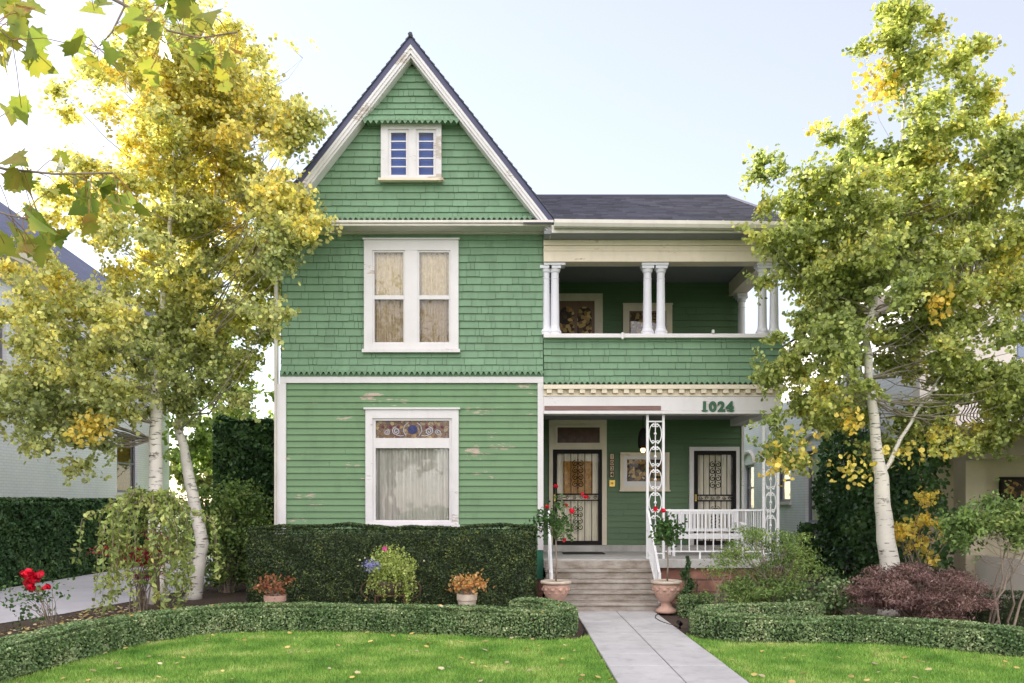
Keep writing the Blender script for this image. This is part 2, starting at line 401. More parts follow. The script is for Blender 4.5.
# =================================================================== SETTING
def sheet(name, poly, z, mat, kind='structure'):
    mb = MB(); mb.face([(x, y, z) for x, y in poly]); o = mb.build(name, mat); o['kind'] = kind; return o
def mulchmat():
    m = N('garden_soil'); a = m.noise(45, None, 5, .7); v = m.n('ShaderNodeTexVoronoi'); v.inputs['Scale'].default_value = 35; m.l(m.pos(), v.inputs['Vector'])
    c = m.ramp(a, [(.35, (.035, .022, .016)), (.6, (.13, .085, .06)), (.8, (.22, .17, .13))])
    c = m.mix(.35, c, v.outputs['Color'], 'MULTIPLY')
    m.l(c, m.p.inputs['Base Color']); m.p.inputs['Roughness'].default_value = .95; m.bump(a, 1.0, .03); return m.m
def lawnmat(name, k=1.0):
    m = N(name); a = m.noise(1.3, None, 4, .6); b = m.noise(60, None, 4, .7)
    c = m.ramp(a, [(.3, sc((.10, .21, .03), k)), (.55, sc((.16, .30, .04), k)), (.75, sc((.26, .36, .08), k))])
    c = m.mix(.5, c, m.ramp(b, [(.3, .35), (.7, 1.3)]), 'MULTIPLY')
    m.l(c, m.p.inputs['Base Color']); m.p.inputs['Roughness'].default_value = .9; m.bump(b, .8, .02); return m.m
sheet('ground', [(-600, -300), (600, -300), (600, 900), (-600, 900)], -.06, lawnmat('far_grass', .6))
sheet('garden_bed', [(-9.5, 4.5), (8.2, 4.5), (8.2, 17.4), (10.5, 26), (-12.4, 26), (-12.4, 14)], -.004, mulchmat())
PXL, PXR = 1.06, 2.37
HL = [(-5.35, 4.2), (-5.35, 7.4), (-5.33, 8.7), (-5.2, 9.8), (-4.95, 10.9), (-4.62, 11.6), (-4.15, 12.0), (-3.3, 12.2), (-2.2, 12.15), (-1.0, 11.9), (-.1, 11.6), (.35, 11.48), (.62, 11.62), (.72, 11.95), (.70, 12.4), (.45, 12.75), (.05, 12.85)]
HR = [(4.6, 12.85), (3.9, 12.8), (3.2, 12.6), (2.80, 12.25), (2.70, 11.85), (2.82, 11.45), (3.2, 11.25), (3.9, 11.2), (4.6, 11.15), (5.4, 10.75), (6.1, 10.15), (6.9, 9.3), (7.5, 8.4)]
lawn = lawnmat('lawn_turf')
l_in = [(-5.1, 7.4), (-5.1, 8.7), (-4.97, 9.8), (-4.7, 11.0), (-4.2, 11.75), (-3.3, 11.97), (-2.2, 11.9), (-1.0, 11.65), (-.1, 11.36), (.4, 11.22), (.85, 11.3), (PXL-.02, 11.6)]
r_in = [(PXR+.02, 11.75), (2.5, 11.3), (2.9, 11.02), (3.9, 10.95), (4.6, 10.9), (5.3, 10.5), (6.0, 9.9), (6.7, 9.1), (7.3, 8.2)]
sheet('left_lawn', [(PXL-.02, 1.5), (PXL-.02, 11.6)]+list(reversed(l_in[:-1]))+[(-5.1, 1.5)], .012, lawn)
sheet('right_lawn', [(7.3, 1.5), (7.3, 8.2)]+list(reversed(r_in[:-1]))+[(PXR+.02, 11.75), (PXR+.02, 1.5)], .012, lawn)
sheet('driveway', [(-7.9, -1), (-7.9, 12.4), (-7.4, 14), (-6.95, 16.6), (-6.85, 20), (-6.85, 29), (-10.9, 29), (-10.9, 18), (-12.3, 16), (-12.3, -1)], .008, MT['drive'])
# path of slabs with open joints
mb = MB(); ys = [1.5, 2.8, 4.2, 5.5, 6.85, 8.15, 9.39, 10.15, 11.68, 12.95, 14.19]
for a, b in zip(ys[:-1], ys[1:]):
    for x0, x1 in ((PXL, 1.735), (1.747, PXR)):
        mb.box(x0, x1, a+.006, b-.006, -.08, .03+random.uniform(-.002, .002))
p = mb.build('garden_path', MT['concrete'], bevel=.008); p['kind'] = 'structure'
sheet('path_bed', [(PXL-.01, 1.5), (PXR+.01, 1.5), (PXR+.01, 14.3), (PXL-.01, 14.3)], .002, MT['soil'])
mb = MB(); mb.box(-30, 30, -.2, 1.45, -.05, .03); mb.build('pavement', MT['concrete'])['kind'] = 'structure'
sheet('street', [(-80, -12), (80, -12), (80, -2), (-80, -2)], -.03, paint('asphalt', (.05, .05, .052), .9, .15, bump=.5))
# grass blades
def inside(poly, P):
    x, y = P[:, 0], P[:, 1]; r = np.zeros(len(P), bool); n = len(poly)
    for i in range(n):
        x0, y0 = poly[i]; x1, y1 = poly[(i+1) % n]
        c = ((y0 > y) != (y1 > y)) & (x < (x1-x0)*(y-y0)/(y1-y0+1e-12)+x0); r ^= c
    return r
polyL = [(PXL-.02, 6.5), (PXL-.02, 11.6)]+list(reversed(l_in[:-1]))+[(-5.1, 6.5)]
polyR = [(7.3, 6.5), (7.3, 8.2)]+list(reversed(r_in[:-1]))+[(PXR+.02, 11.75), (PXR+.02, 6.5)]
NG = 330000
Pg = np.c_[RNG.uniform(-5.2, 7.3, NG), RNG.uniform(7.2, 12, NG)]
Pg = Pg[inside(polyL, Pg) | inside(polyR, Pg)]; n = len(Pg)
h = RNG.uniform(.022, .05, n); an = RNG.uniform(0, 2*np.pi, n); wd = RNG.uniform(.0025, .0045, n); lean = RNG.normal(0, .014, (n, 2))
B = np.c_[Pg, np.full(n, .010)]; dx = np.c_[np.cos(an)*wd, np.sin(an)*wd, np.zeros(n)]
V = np.stack([B-dx, B+dx, B+np.c_[lean, h]], 1)
me = bpy.data.meshes.new('grass'); me.vertices.add(3*n); me.vertices.foreach_set('co', V.reshape(-1).astype(np.float32))
me.loops.add(3*n); me.loops.foreach_set('vertex_index', np.arange(3*n, dtype=np.int32)); me.polygons.add(n); me.polygons.foreach_set('loop_start', np.arange(0, 3*n, 3, dtype=np.int32)); me.update(calc_edges=True)
MT['grass'] = leafmat('grass_blades', [(0, (.10, .25, .04)), (.45, (.22, .41, .085)), (.75, (.36, .53, .13)), (1, (.60, .62, .28))], ns=1.7, wn=.85, wi=.45, transl=.35, rough=.5)
tag(link('grass', me, MT['grass']), 'short bright green mown grass covering both lawns', 'grass', kind='stuff')

# =================================================================== GREEN HOUSE
YB = 15.5; YW = 17.97; XL, XR = -4.21, .567; XE = 4.9
house = thing('house', (.4, 15.5, 0), 'green shingled two storey house with steep front gable and two level porch', 'house')
UX, VZ, NY = (1, 0, 0), (0, 0, 1), (0, -1, 0)
# openings (u0,u1,v0,v1)
def rect(px0, px1, py0, py1, D): return (X(px0, D), X(px1, D), Z(py1, D), Z(py0, D))
LW = rect(365.5, 458.6, 409.5, 524.5, YB-.05); UW = rect(364, 458.5, 240, 351, YB-.05); GWIN = rect(381.3, 441.6, 124, 180, 15.35)
def shrink(r, d): return (r[0]+d, r[1]-d, r[2]+d, r[3]-d)
# lower bay wall: clapboard
mb = MB()
clad(mb, (0, YB, 0), UX, VZ, NY, .98, 4.02, lambda v: (XL+.09, XR-.09), .117, [shrink(LW, .06)], (2.6, 4.4), .030, .003, .003, .0008, seed=3)
clad(mb, (XL, YB, 0), (0, -1, 0), VZ, (-1, 0, 0), .98, 6.7, lambda v: (-20.4, -.02), .117, (), (2.6, 4.4), .020, .003, .003, .0008, seed=4)
mb.build('clapboard_wall', MT['clap'], house)
mb = MB(); fl = lambda v: .085*max(0, 1-(v-4.2)/.36)**1.6
clad(mb, (0, YB, 0), UX, VZ, NY, 4.215, 6.73, lambda v: (XL+.02, XR-.005), .134, [shrink(UW, .06)], (.11, .36), .028, .004, .0065, .004, fl, seed=5)
teeth(mb, XL-.01, XR+.02, YB-.105, YB-.085, 4.222, .10, .072); mb.box(XL-.01, XR+.0, YB-.05, YB-.0, 4.131, 4.20)
mb.build('shingle_wall', MT['shingle'], house)
# porch side of the bay and right end of the parapet etc.
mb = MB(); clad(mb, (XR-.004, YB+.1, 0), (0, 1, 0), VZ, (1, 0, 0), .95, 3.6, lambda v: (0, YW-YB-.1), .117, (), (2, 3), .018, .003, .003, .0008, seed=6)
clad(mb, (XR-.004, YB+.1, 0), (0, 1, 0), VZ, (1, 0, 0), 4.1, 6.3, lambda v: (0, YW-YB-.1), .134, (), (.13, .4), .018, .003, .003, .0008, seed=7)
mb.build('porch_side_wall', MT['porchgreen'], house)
# gable wall
PKX, PKZ, SL = -1.803, 10.13, 1.277; YG = 15.40
def genv(off): return lambda v: (PKX-(PKZ-off-v)/SL, PKX+(PKZ-off-v)/SL)
mb = MB(); gf = lambda v: .16*max(0, 1-(v-6.86)/.5)**1.7
clad(mb, (0, YG, 0), UX, VZ, NY, 6.95, 9.62, genv(.33), .128, [shrink(GWIN, .05)], (.13, .45), .028, .004, .0065, .004, gf, seed=8)
gs = genv(.45)(6.9); teeth(mb, gs[0], gs[1], YG-.19, YG-.165, 6.955, .10, .06)
mb.build('gable_wall', MT['shingle'], house)
mb = MB(); hf = lambda v: .05+.17*max(0, 1-(v-8.66)/.5)**1.5
clad(mb, (0, YG-.01, 0), UX, VZ, NY, 8.66, 9.7, genv(.33), .128, (), (.13, .45), .028, .004, .0065, .004, hf, seed=9)
g0 = genv(.36)(8.66); teeth(mb, g0[0], g0[1], YG-.255, YG-.23, 8.665, .10, .065); mb.box(g0[0]+.06, g0[1]-.06, YG-.2, YG-.02, 8.655, 8.665)
mb.build('gable_hood', MT['shingle'], house)
# trim of the bay
mb = MB()
mb.box(XL-.02, XL+.10, YB-.05, YB+.02, .98, 4.02); mb.box(XR-.10, XR+.004, YB-.05, YB+.08, .98, 4.02)
mb.box(XL-.02, XR+.004, YB-.056, YB, 4.02, 4.13)
mb.box(XL-.06, XL-.021, YB-.03, YB+.2, .9, 4.0)
mb.build('corner_board', MT['white'], house)
mb = MB(); mb.tube([(XL-.10, YB+.05, .1), (XL-.10, YB+.05, 6.55), (XL-.1, YB-.2, 6.75)], .042, 8)
mb.build('downspout', MT['gutter'], house)
mb = MB(); mb.box(XL-.01, XR-.002, YB-.03, YB+.1, .45, .978); mb.build('water_table', MT['basegreen'], house)
mb = MB(); mb.box(XL, XR-.01, YB-.02, YB+.12, -.1, .449); mb.box(2.52, XE-.02, YB-.05, YB+.2, -.1, .655); mb.box(XE-.2, XE-.02, YB+.2, YW+.1, -.1, .655)
mb.build('foundation', MT['sandstone'], house)
# cornice at base of gable
mb = MB()
mb.box(-4.34, .735, 15.02, YB+.02, 6.79, 6.84); mb.box(-4.31, .71, 15.05, YB+.02, 6.745, 6.789); mb.box(XL-.02, XR+.02, 15.40, YB+.02, 6.722, 6.744)
mb.build('gable_cornice', MT['gutter'], house, bevel=.008)
# gable roof
YF, YBK = 15.08, 36.0  # unseen rear of the house, lengthened to shade the right neighbour's wall
def band(o0, o1, side, y0, y1, foot):   # sloping strip between vertical offsets o0..o1 below the outer line, down to z=foot on the outer line
    xo = (PKZ-foot)/SL
    pts = [(PKX, PKZ-o1), (PKX, PKZ-o0), (PKX+side*xo, foot-o0), (PKX+side*xo, foot-o1)]
    if side > 0: pts = [pts[0], pts[3], pts[2], pts[1]]
    m2 = MB(); m2.prism_y(pts, y0, y1); return m2
mb = MB()
for sd in (-1, 1):
    q = band(.012, .145, sd, YF, YBK, 6.86); i = len(mb.v); mb.v += q.v; mb.f += [tuple(a+i for a in f) for f in q.f]
mb.build('gable_roof', MT['roofedge'], house)
mb = MB()
L = math.hypot(1, SL)
for sd in (-1, 1):
    clad(mb, (PKX, YF-.03, PKZ), (0, 1, 0), (sd*-1/L, 0, SL/L), (sd*SL/L, 0, 1/L), -(PKZ-6.84)/SL*L, -.002, lambda v: (0, YBK-YF), .14, (), (.2, .34), .02, .004, .004, .003, seed=12+sd)
mb.tube([(PKX, YF-.03, PKZ+.01), (PKX, YBK, PKZ+.01)], .045, 6)
mb.build('roof_shingles', MT['roof'], house)
mb = MB()
for sd in (-1, 1):
    for (o0, o1, y0, y1, ft) in ((.147, .30, YF+.02, YF+.07, 6.90), (.302, .36, YF+.05, YG-.03, 6.95), (.147, .215, YF+.005, YF+.019, 6.9)):
        q = band(o0, o1, sd, y0, y1, ft); i = len(mb.v); mb.v += q.v; mb.f += [tuple(a+i for a in f) for f in q.f]
mb.build('rake_board', MT['whitepeel'], house)
# hollow body: back, floor, ceilings so that rooms are dark
mb = MB()
mb.box(XL+.03, XE, 35.6, 35.9, 0, 6.6); mb.box(XL+.03, XE, 19.6, 19.7, .5, 6.6)
mb.box(XL+.05, XR-.07, YB+.1, 35.6, 6.40, 6.44); mb.box(XR-.069, XE-.11, YW+.06, 35.5, 6.40, 6.44); mb.box(XL+.05, XE-.1, YW+.06, 23.6, .3, .4)
mb.box(XL+.05, XR-.04, YB+.08, 23.6, 4.05, 4.12); mb.box(XL+.04, XL+.1, YB+.1, 35.6, .3, 6.44); mb.box(XE-.1, XE-.05, YW+.08, 35.6, .4, 6.6)
mb.box(XR-.06, XR-.02, YB+.08, YW+.1, .4, 6.6)
mb.build('interior', MT['dark'], house)
# wing right end wall & side
mb = MB(); clad(mb, (XE-.05, YW, 0), (0, 1, 0), VZ, (1, 0, 0), .6, 6.6, lambda v: (0, 17.9), .12, (), (2, 3), .018, .003, .003, .0008, seed=16)
mb.build('end_wall', MT['clap'], house)
# ---------------- wing roof
EY, EZ, RYd, RZ, REX, ECX = 14.98, 6.765, 17.6, 8.18, 4.45, 5.12
mb = MB()
def slopeclad(O, U, V, Nn, v0, v1, env, s): clad(mb, O, U, V, Nn, v0, v1, env, .13, (), (.18, .34), .016, .003, .004, .003, seed=s)
sl_ = Vector((0, RYd-EY, RZ-EZ)); Ls = sl_.length; Vs = sl_/Ls; Ns = Vector((0, -Vs.z, Vs.y))
slopeclad((0, EY, EZ), UX, Vs, Ns, 0, Ls, lambda v: (.2, ECX+(REX-ECX)*v/Ls), 21)
slopeclad((0, 2*RYd-EY, EZ), (-1, 0, 0), Vector((0, -Vs.y, Vs.z)), Vector((0, Vs.z, Vs.y)), 0, Ls, lambda v: (-(ECX+(REX-ECX)*v/Ls), -.2), 22)
sh = Vector((REX-ECX, 0, RZ-EZ)); Lh = sh.length; Vh = sh/Lh; Nh = Vector((Vh.z, 0, -Vh.x))
slopeclad((ECX, RYd, EZ), (0, 1, 0), Vh, Nh, 0, Lh, lambda v: (-(RYd-EY)*(1-v/Lh), (RYd-EY)*(1-v/Lh)), 23)
mb.tube([(-1, RYd, RZ+.01), (REX, RYd, RZ+.01)], .04, 6); mb.tube([(REX, RYd, RZ+.01), (ECX, EY, EZ+.01)], .035, 6)
mb.build('wing_roof', MT['roof'], house)
mb = MB(); mb.face([(XR, 19.5, 6.75), (ECX-.05, 19.5, 6.75), (ECX-.05, 36.2, 6.75), (XR, 36.2, 6.75)]); 
mb.build('rear_roof', MT['roofedge'], house)
mb = MB()
# gutter: half round profile along the eave
gp = [(0, 0), (.0, -.06), (.03, -.115), (.09, -.13), (.15, -.115), (.15, 0), (.14, 0), (.14, -.10), (.09, -.115), (.04, -.10), (.012, -.055), (.012, 0)]
i0 = len(mb.v)
for xx, dz in ((.74, .01), (ECX+.03, -.035)):
    for a, b in gp: mb.v.append((xx, EY-.14+a, EZ+.02+b+dz))
k = len(gp)
for j in range(k): mb.f.append((i0+j, i0+(j+1) % k, i0+k+(j+1) % k, i0+k+j))
mb.f.append(tuple(range(i0+k, i0+2*k))); mb.f.append(tuple(reversed(range(i0, i0+k))))
for xx in np.arange(1.2, 5.1, .62): mb.box(xx, xx+.02, EY-.135, EY+.01, EZ+.0, EZ+.012)
mb.box(.70, ECX-.02, EY+.02, EY+.06, EZ-.16, EZ-.02)
mb.build('gutter', MT['gutter'], house)
mb = MB(); mb.box(XR+.003, ECX-.04, EY+.06, 15.70, 6.60, 6.655); mb.box(XE-.4, ECX-.04, 15.70, 35, 6.60, 6.655)
mb.build('soffit', MT['ceiling'], house)
mb = MB()
mb.box(XR+.004, XE, 15.40, 15.72, 6.21, 6.50); mb.box(XR+.004, XE+.02, 15.37, 15.74, 6.50, 6.598); mb.box(XR+.004, XE+.01, 15.385, 15.399, 6.40, 6.44)
mb.box(XE-.32, XE, 15.72, YW, 6.212, 6.50)
mb.build('entablature', MT['cream'], house, bevel=.006)
mb = MB(); mb.box(XR, XE-.01, 15.72, YW+.05, 6.505, 6.56); mb.build('porch_ceiling', MT['ceiling'], house)
mb = MB(); mb.box(XR, XE-.05, 15.72, YW+.05, 3.60, 3.66); mb.build('porch_ceiling', MT['ceiling'], house)
# balcony floor & parapet
mb = MB(); mb.box(XR+.004, XE-.02, 15.56, YW, 3.98, 4.08); mb.build('balcony_floor', MT['ceiling'], house)
mb = MB(); pf = lambda v: .05*max(0, 1-(v-3.98)/.3)**1.5
clad(mb, (0, YB, 0), UX, VZ, NY, 4.03, 4.83, lambda v: (XR+.01, XE+.03), .124, (), (.13, .5), .028, .004, .0065, .004, pf, seed=31)
teeth(mb, XR+.01, XE+.03, YB-.085, YB-.065, 4.04, .10, .06)
clad(mb, (XE+.0, YB, 0), (0, 1, 0), VZ, (1, 0, 0), 4.03, 4.83, lambda v: (0, YW-YB), .124, (), (.13, .6), .022, .004, .005, .005, pf, seed=32)
mb.box(XR+.01, XE-.02, YB+.015, YB+.16, 4.085, 4.85); mb.box(XE-.16, XE-.02, YB+.17, YW, 4.085, 4.85)
mb.build('balcony_parapet', MT['shingle'], house)
mb = MB(); mb.box(XR+.005, XE+.06, 15.38, 15.74, 4.83, 4.885); mb.box(XR+.005, XE+.04, 15.41, 15.71, 4.886, 4.91); mb.box(XE-.2, XE+.06, 15.741, YW, 4.83, 4.90)
mb.box(1.98, 2.02, 15.36, 15.42, 4.80, 4.92); mb.box(3.62, 3.66, 15.36, 15.42, 4.905, 4.97)
mb.build('balcony_rail', MT['white'], house, bevel=.006)
def column(x, y, z0, z1, r=.082):
    m = MB(); H = z1-z0
    pr = [(r*1.45, z0), (r*1.45, z0+.04), (r*1.5, z0+.055), (r*1.3, z0+.08), (r*1.12, z0+.11), (r*1.02, z0+.16), (r*1.0, z0+.18), (r*.88, z1-.24), (r*.95, z1-.235), (r*.97, z1-.22), (r*.86, z1-.21), (r*.86, z1-.12), (r*1.05, z1-.11), (r*1.2, z1-.06), (r*1.25, z1-.05)]
    m.lathe(x, y, pr, 20); m.box(x-r*1.3, x+r*1.3, y-r*1.3, y+r*1.3, z1-.05, z1); return m.build('column', MT['colwhite'], house, smooth=False)
for x in (.615, .785, 2.48, 2.725, 4.585, 4.80): column(x, 15.57, 4.911, 6.165)
column(XE-.09, YW-.16, 4.911, 6.165)
for a, b, c, d in ((XR+.01, .97, 15.44, 15.70), (2.36, 2.85, 15.44, 15.70), (4.46, XE, 15.44, 15.70), (XE-.22, XE, YW-.3, YW-.01)):
    mb = MB(); mb.box(a, b, c, d, 6.166, 6.209); mb.build('abacus', MT['colwhite'], house)
# back wall of both porches
DR1 = rect(549, 606.5, 420, 551, YW-.03); DR2 = rect(689, 739, 447, 551, YW-.03); PW = rect(620, 669, 452.5, 490, YW-.03)
BD = rect(549, 602.5, 294, 400, YW-.03); BW = rect(623, 672, 305, 352, YW-.03)
BD = (BD[0], BD[1], 4.1, BD[3]); DR1 = (DR1[0], DR1[1], .955, DR1[3]); DR2 = (DR2[0], DR2[1], .955, DR2[3])
def so_(r, d): return (r[0]+d, r[1]-d, r[2], r[3]-d)
mb = MB()
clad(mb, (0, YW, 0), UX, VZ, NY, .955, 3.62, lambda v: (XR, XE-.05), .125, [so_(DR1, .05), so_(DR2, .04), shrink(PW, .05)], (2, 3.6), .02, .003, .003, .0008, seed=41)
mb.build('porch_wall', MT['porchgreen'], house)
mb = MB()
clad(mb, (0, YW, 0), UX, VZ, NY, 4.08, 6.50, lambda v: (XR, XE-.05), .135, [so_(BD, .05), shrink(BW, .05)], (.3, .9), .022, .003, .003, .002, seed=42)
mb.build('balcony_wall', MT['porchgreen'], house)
mb = MB(); mb.box(XE-.055, XE+.0, YW-.035, YW+.1, .83, 3.60); mb.box(XE-.055, XE+.0, YW-.035, YW+.1, 4.1, 6.2); mb.build('corner_trim', MT['white'], house)
mb = MB(); mb.box(XR+.005, XE-.06, YW-.04, YW+.05, .82, .953); mb.build('baseboard', MT['slab'], house)
# lower entablature
mb = MB(); mb.box(XR+.005, XE-.02, 15.44, 15.72, 3.515, 3.775); mb.box(XR+.005, XE-.01, 15.425, 15.73, 3.455, 3.512)
mb.box(XE-.3, XE-.02, 15.73, YW-.04, 3.46, 3.60)
mb.build('porch_beam', MT['white'], house, bevel=.004)
mb = MB(); mb.box(XR+.005, XE, 15.455, 15.72, 3.78, 3.90); mb.box(XR+.005, XE+.04, 15.37, 15.72, 3.902, 3.978)
mb.build('dentil_band', MT['cream'], house)
mb = MB(); x = XR+.06
while x < XE-.03:
    mb.box(x, x+.095, 15.385, 15.454, 3.825, 3.90); x += .2
mb.box(XR+.005, XE+.01, 15.425, 15.454, 3.776, 3.80)
mb.build('dentils', MT['cream'], house, bevel=.006)
mb = MB(); mb.box(X(544.5, 15.42), X(661, 15.42), 15.424, 15.439, 3.518, 3.60); mb.build('bare_board', MT['brownwood'], house)
# house numbers (text)
def textmesh(body, size, ext, off=0.0, sx=1.0, spacing=1.0):
    cu = bpy.data.curves.new('t', 'FONT'); cu.body = body; cu.size = size; cu.extrude = ext; cu.offset = off; cu.align_x = 'CENTER'; cu.space_character = spacing
    o = bpy.data.objects.new('t', cu); COL.objects.link(o); bpy.context.view_layer.update()
    me = bpy.data.meshes.new_from_object(o.evaluated_get(bpy.context.evaluated_depsgraph_get()))
    bpy.data.objects.remove(o); me.transform(Matrix.Diagonal((sx, 1, 1, 1))); me.transform(Matrix.Rotation(math.radians(90), 4, 'X')); return me
NUM = paint('green_numerals', (.035, .11, .06), .5, .1)
for i, (ch, px) in enumerate(zip('1024', (704.5, 712.8, 721.3, 729.8))):
    me = textmesh(ch, .245, .012, .013, 1.05)
    me.transform(Matrix.Translation((X(px, 15.42), 15.425, Z(411.2, 15.42)))); link('numeral', me, NUM, house)
    if ch in '14':
        m2 = MB(); m2.box(X(px, 15.42)-.05, X(px, 15.42)+.055 + (.02 if ch == '4' else 0), 15.412, 15.436, Z(411.2, 15.42)-.006, Z(411.2, 15.42)+.022); m2.build('numeral_serif', NUM, house)
# ---------------- windows
def pane(mb, r, y): mb.face([(r[0], y, r[2]), (r[1], y, r[2]), (r[1], y, r[3]), (r[0], y, r[3])])
def folds(r, y, amp, per, mat, parent, name='curtain', n=None):
    n = n or int((r[1]-r[0])/.012); m = MB(); rr = random.Random(int(r[0]*100)); ph = 0; xs = []
    off = []
    for i in range(n+1):
        ph += 2*math.pi*((r[1]-r[0])/n)/per*rr.uniform(.6, 1.5); off.append(amp*math.sin(ph)*rr.uniform(.7, 1.1)); xs.append(r[0]+(r[1]-r[0])*i/n)
    for i in range(n+1):
        m.v.append((xs[i], y+off[i], r[2])); m.v.append((xs[i], y+off[i]*.6, r[3]))
    for i in range(n): m.f.append((2*i, 2*i+2, 2*i+3, 2*i+1))
    return m.build(name, mat, parent, smooth=True)
# lower window
def P_(px0, px1, py0, py1, D=YB-.05): return rect(px0, px1, py0, py1, D)
mb = MB(); tr = P_(375.4, 449.2, 420.5, 438); lo = P_(375.4, 449.2, 448, 520); mid = (tr[0]-.05, tr[1]+.05, lo[2]-.03, tr[3]+.04)
mb.ring(LW, mid, YB-.06, YB+.02); mb.box(LW[0]-.03, LW[1]+.03, YB-.09, YB-.02, LW[3]+.001, LW[3]+.035); mb.box(LW[0]-.03, LW[1]+.03, YB-.10, YB, LW[2]-.045, LW[2]-.001)
wn = mb.build('window', MT['whitepeel'], house)
mb = MB(); mb.ring(mid, (tr[0], tr[1], lo[2], tr[3]), YB-.03, YB+.03); mb.box(tr[0]+.001, tr[1]-.001, YB-.035, YB+.03, lo[3], tr[2]); mb.build('sash', MT['white'], wn)
mb = MB(); pane(mb, lo, YB+.0); mb.build('pane', MT['glassR'], wn)
folds((lo[0]-.02, lo[1]+.02, lo[2]-.02, lo[3]+.02), YB+.11, .045, .13, MT['sheer'], wn)
# stained glass transom
def glassmosaic():
    m = N('stained_glass'); v = m.n('ShaderNodeTexVoronoi'); v.inputs['Scale'].default_value = 16; m.l(m.pos(), v.inputs['Vector'])
    hs = m.ramp(m.math('FRACT', m.math('MULTIPLY', m.n('ShaderNodeSeparateColor').outputs[0], 1)), [(0, .5), (1, .5)])
    sp = m.n('ShaderNodeSeparateColor'); m.l(v.outputs['Color'], sp.inputs[0])
    c = m.ramp(sp.outputs[0], [(0, (.20, .12, .06)), (.35, (.12, .06, .05)), (.55, (.30, .20, .10)), (.8, (.12, .08, .08)), (1, (.36, .27, .14))])
    v2 = m.n('ShaderNodeTexVoronoi', feature='DISTANCE_TO_EDGE'); v2.inputs['Scale'].default_value = 16; m.l(m.pos(), v2.inputs['Vector'])
    c = m.mix(m.ramp(v2.outputs['Distance'], [(.02, 1.0), (.05, 0.0)]), c, (.03, .03, .03))
    m.l(c, m.p.inputs['Base Color']); m.p.inputs['Roughness'].default_value = .15; return m.m
mb = MB(); pane(mb, tr, YB+.005); sg = mb.build('stained_glass', glassmosaic(), wn)
cx = (tr[0]+tr[1])/2; cz = (tr[2]+tr[3])/2; LIL = paint('lilac_glass', (.42, .40, .46), .25, .1, bump=0); BLU = paint('blue_glass', (.03, .035, .12), .6, .6, nscale=20, bump=0); RUBY = paint('ruby_glass', (.10, .02, .03), .15, .2, bump=0)
def spiral(cx, cz, y, r0, r1, a0, a1, n=18, sx=1):
    return [(cx+sx*(r0+(r1-r0)*i/n)*math.cos(a0+(a1-a0)*i/n), y, cz+(r0+(r1-r0)*i/n)*math.sin(a0+(a1-a0)*i/n)) for i in range(n+1)]
for s in (-1, 1):
    mb = MB()
    mb.tube(spiral(cx+s*.30, cz-.03, YB-.002, .075, .015, math.pi*.5, math.pi*.5-3.6*math.pi, 26, s), .010, 5)
    mb.tube(spiral(cx+s*.47, cz-.05, YB-.002, .055, .012, math.pi*.6, math.pi*.6+3.2*math.pi, 22, s), .008, 5)
    mb.tube([(cx+s*.16, YB-.002, cz-.11), (cx+s*.22, YB-.002, cz-.12), (cx+s*.30, YB-.002, cz-.10)], .008, 5)
    mb.tube([(cx+s*.08, YB-.002, cz+.12), (cx+s*.15, YB-.002, cz+.07), (cx+s*.17, YB-.002, cz-.03), (cx+s*.12, YB-.002, cz-.11)], .008, 5)
    mb.build('scrollwork', LIL, wn)
mb = MB(); mb.ball((cx, YB+.0, cz), .085, 12, 6, 1.1, .06, 1.0); mb.build('blue_medallion', BLU, wn)
for s in (-1, 1):
    for k in range(3): mb = MB(); mb.ball((cx+s*(.26+.14*k), YB+.0, cz+.05), .03, 8, 5, 1, .1, 1); mb.build('ruby_roundel', RUBY, wn)
# upper double window
pls = [P_(374.2, 403.4, 252, 295), P_(374.2, 403.4, 299, 342), P_(419.2, 448.8, 252, 295), P_(419.2, 448.8, 299, 342)]
mb = MB(); inn = (pls[0][0]-.03, pls[2][1]+.03, pls[1][2]-.03, pls[0][3]+.03)
mb.ring(UW, inn, YB-.06, YB+.02); mb.box(pls[0][1]+.03, pls[2][0]-.03, YB-.055, YB+.02, inn[2], inn[3])
mb.box(UW[0]-.02, UW[1]+.02, YB-.09, YB-.02, UW[3]+.001, UW[3]+.03)
wn = mb.build('window', MT['white'], house)
mb = MB(); mb.box(UW[0]-.03, UW[1]+.03, YB-.11, YB, UW[2]-.03, UW[2]+.03); mb.build('sill', MT['whitepeel'], wn)
for a, b in ((0, 1), (2, 3)):
    m = MB(); o = (pls[a][0]-.03, pls[a][1]+.03, inn[2], inn[3])
    m.ring(o, (pls[a][0], pls[a][1], pls[b][2], pls[a][3]), YB-.035, YB+.03); m.box(pls[a][0]+.001, pls[a][1]-.001, YB-.03, YB+.03, pls[b][3], pls[a][2])
    m.build('sash', MT['white'], wn)
    m = MB(); pane(m, pls[a], YB-.005); m.build('pane', MT['glassR'], wn)
    m = MB(); pane(m, pls[b], YB+.012); m.build('pane', MT['glass'], wn)
    e = .02
    folds((pls[a][0]-e, pls[a][1]+e, pls[a][2], pls[a][3]+e), YB+.09, .03, .10, MT['lace'], wn)
    folds((pls[b][0]-e, pls[b][1]+e, pls[b][2]-e, pls[b][3]+.02), YB+.12, .03, .10, MT['lacedim'], wn)
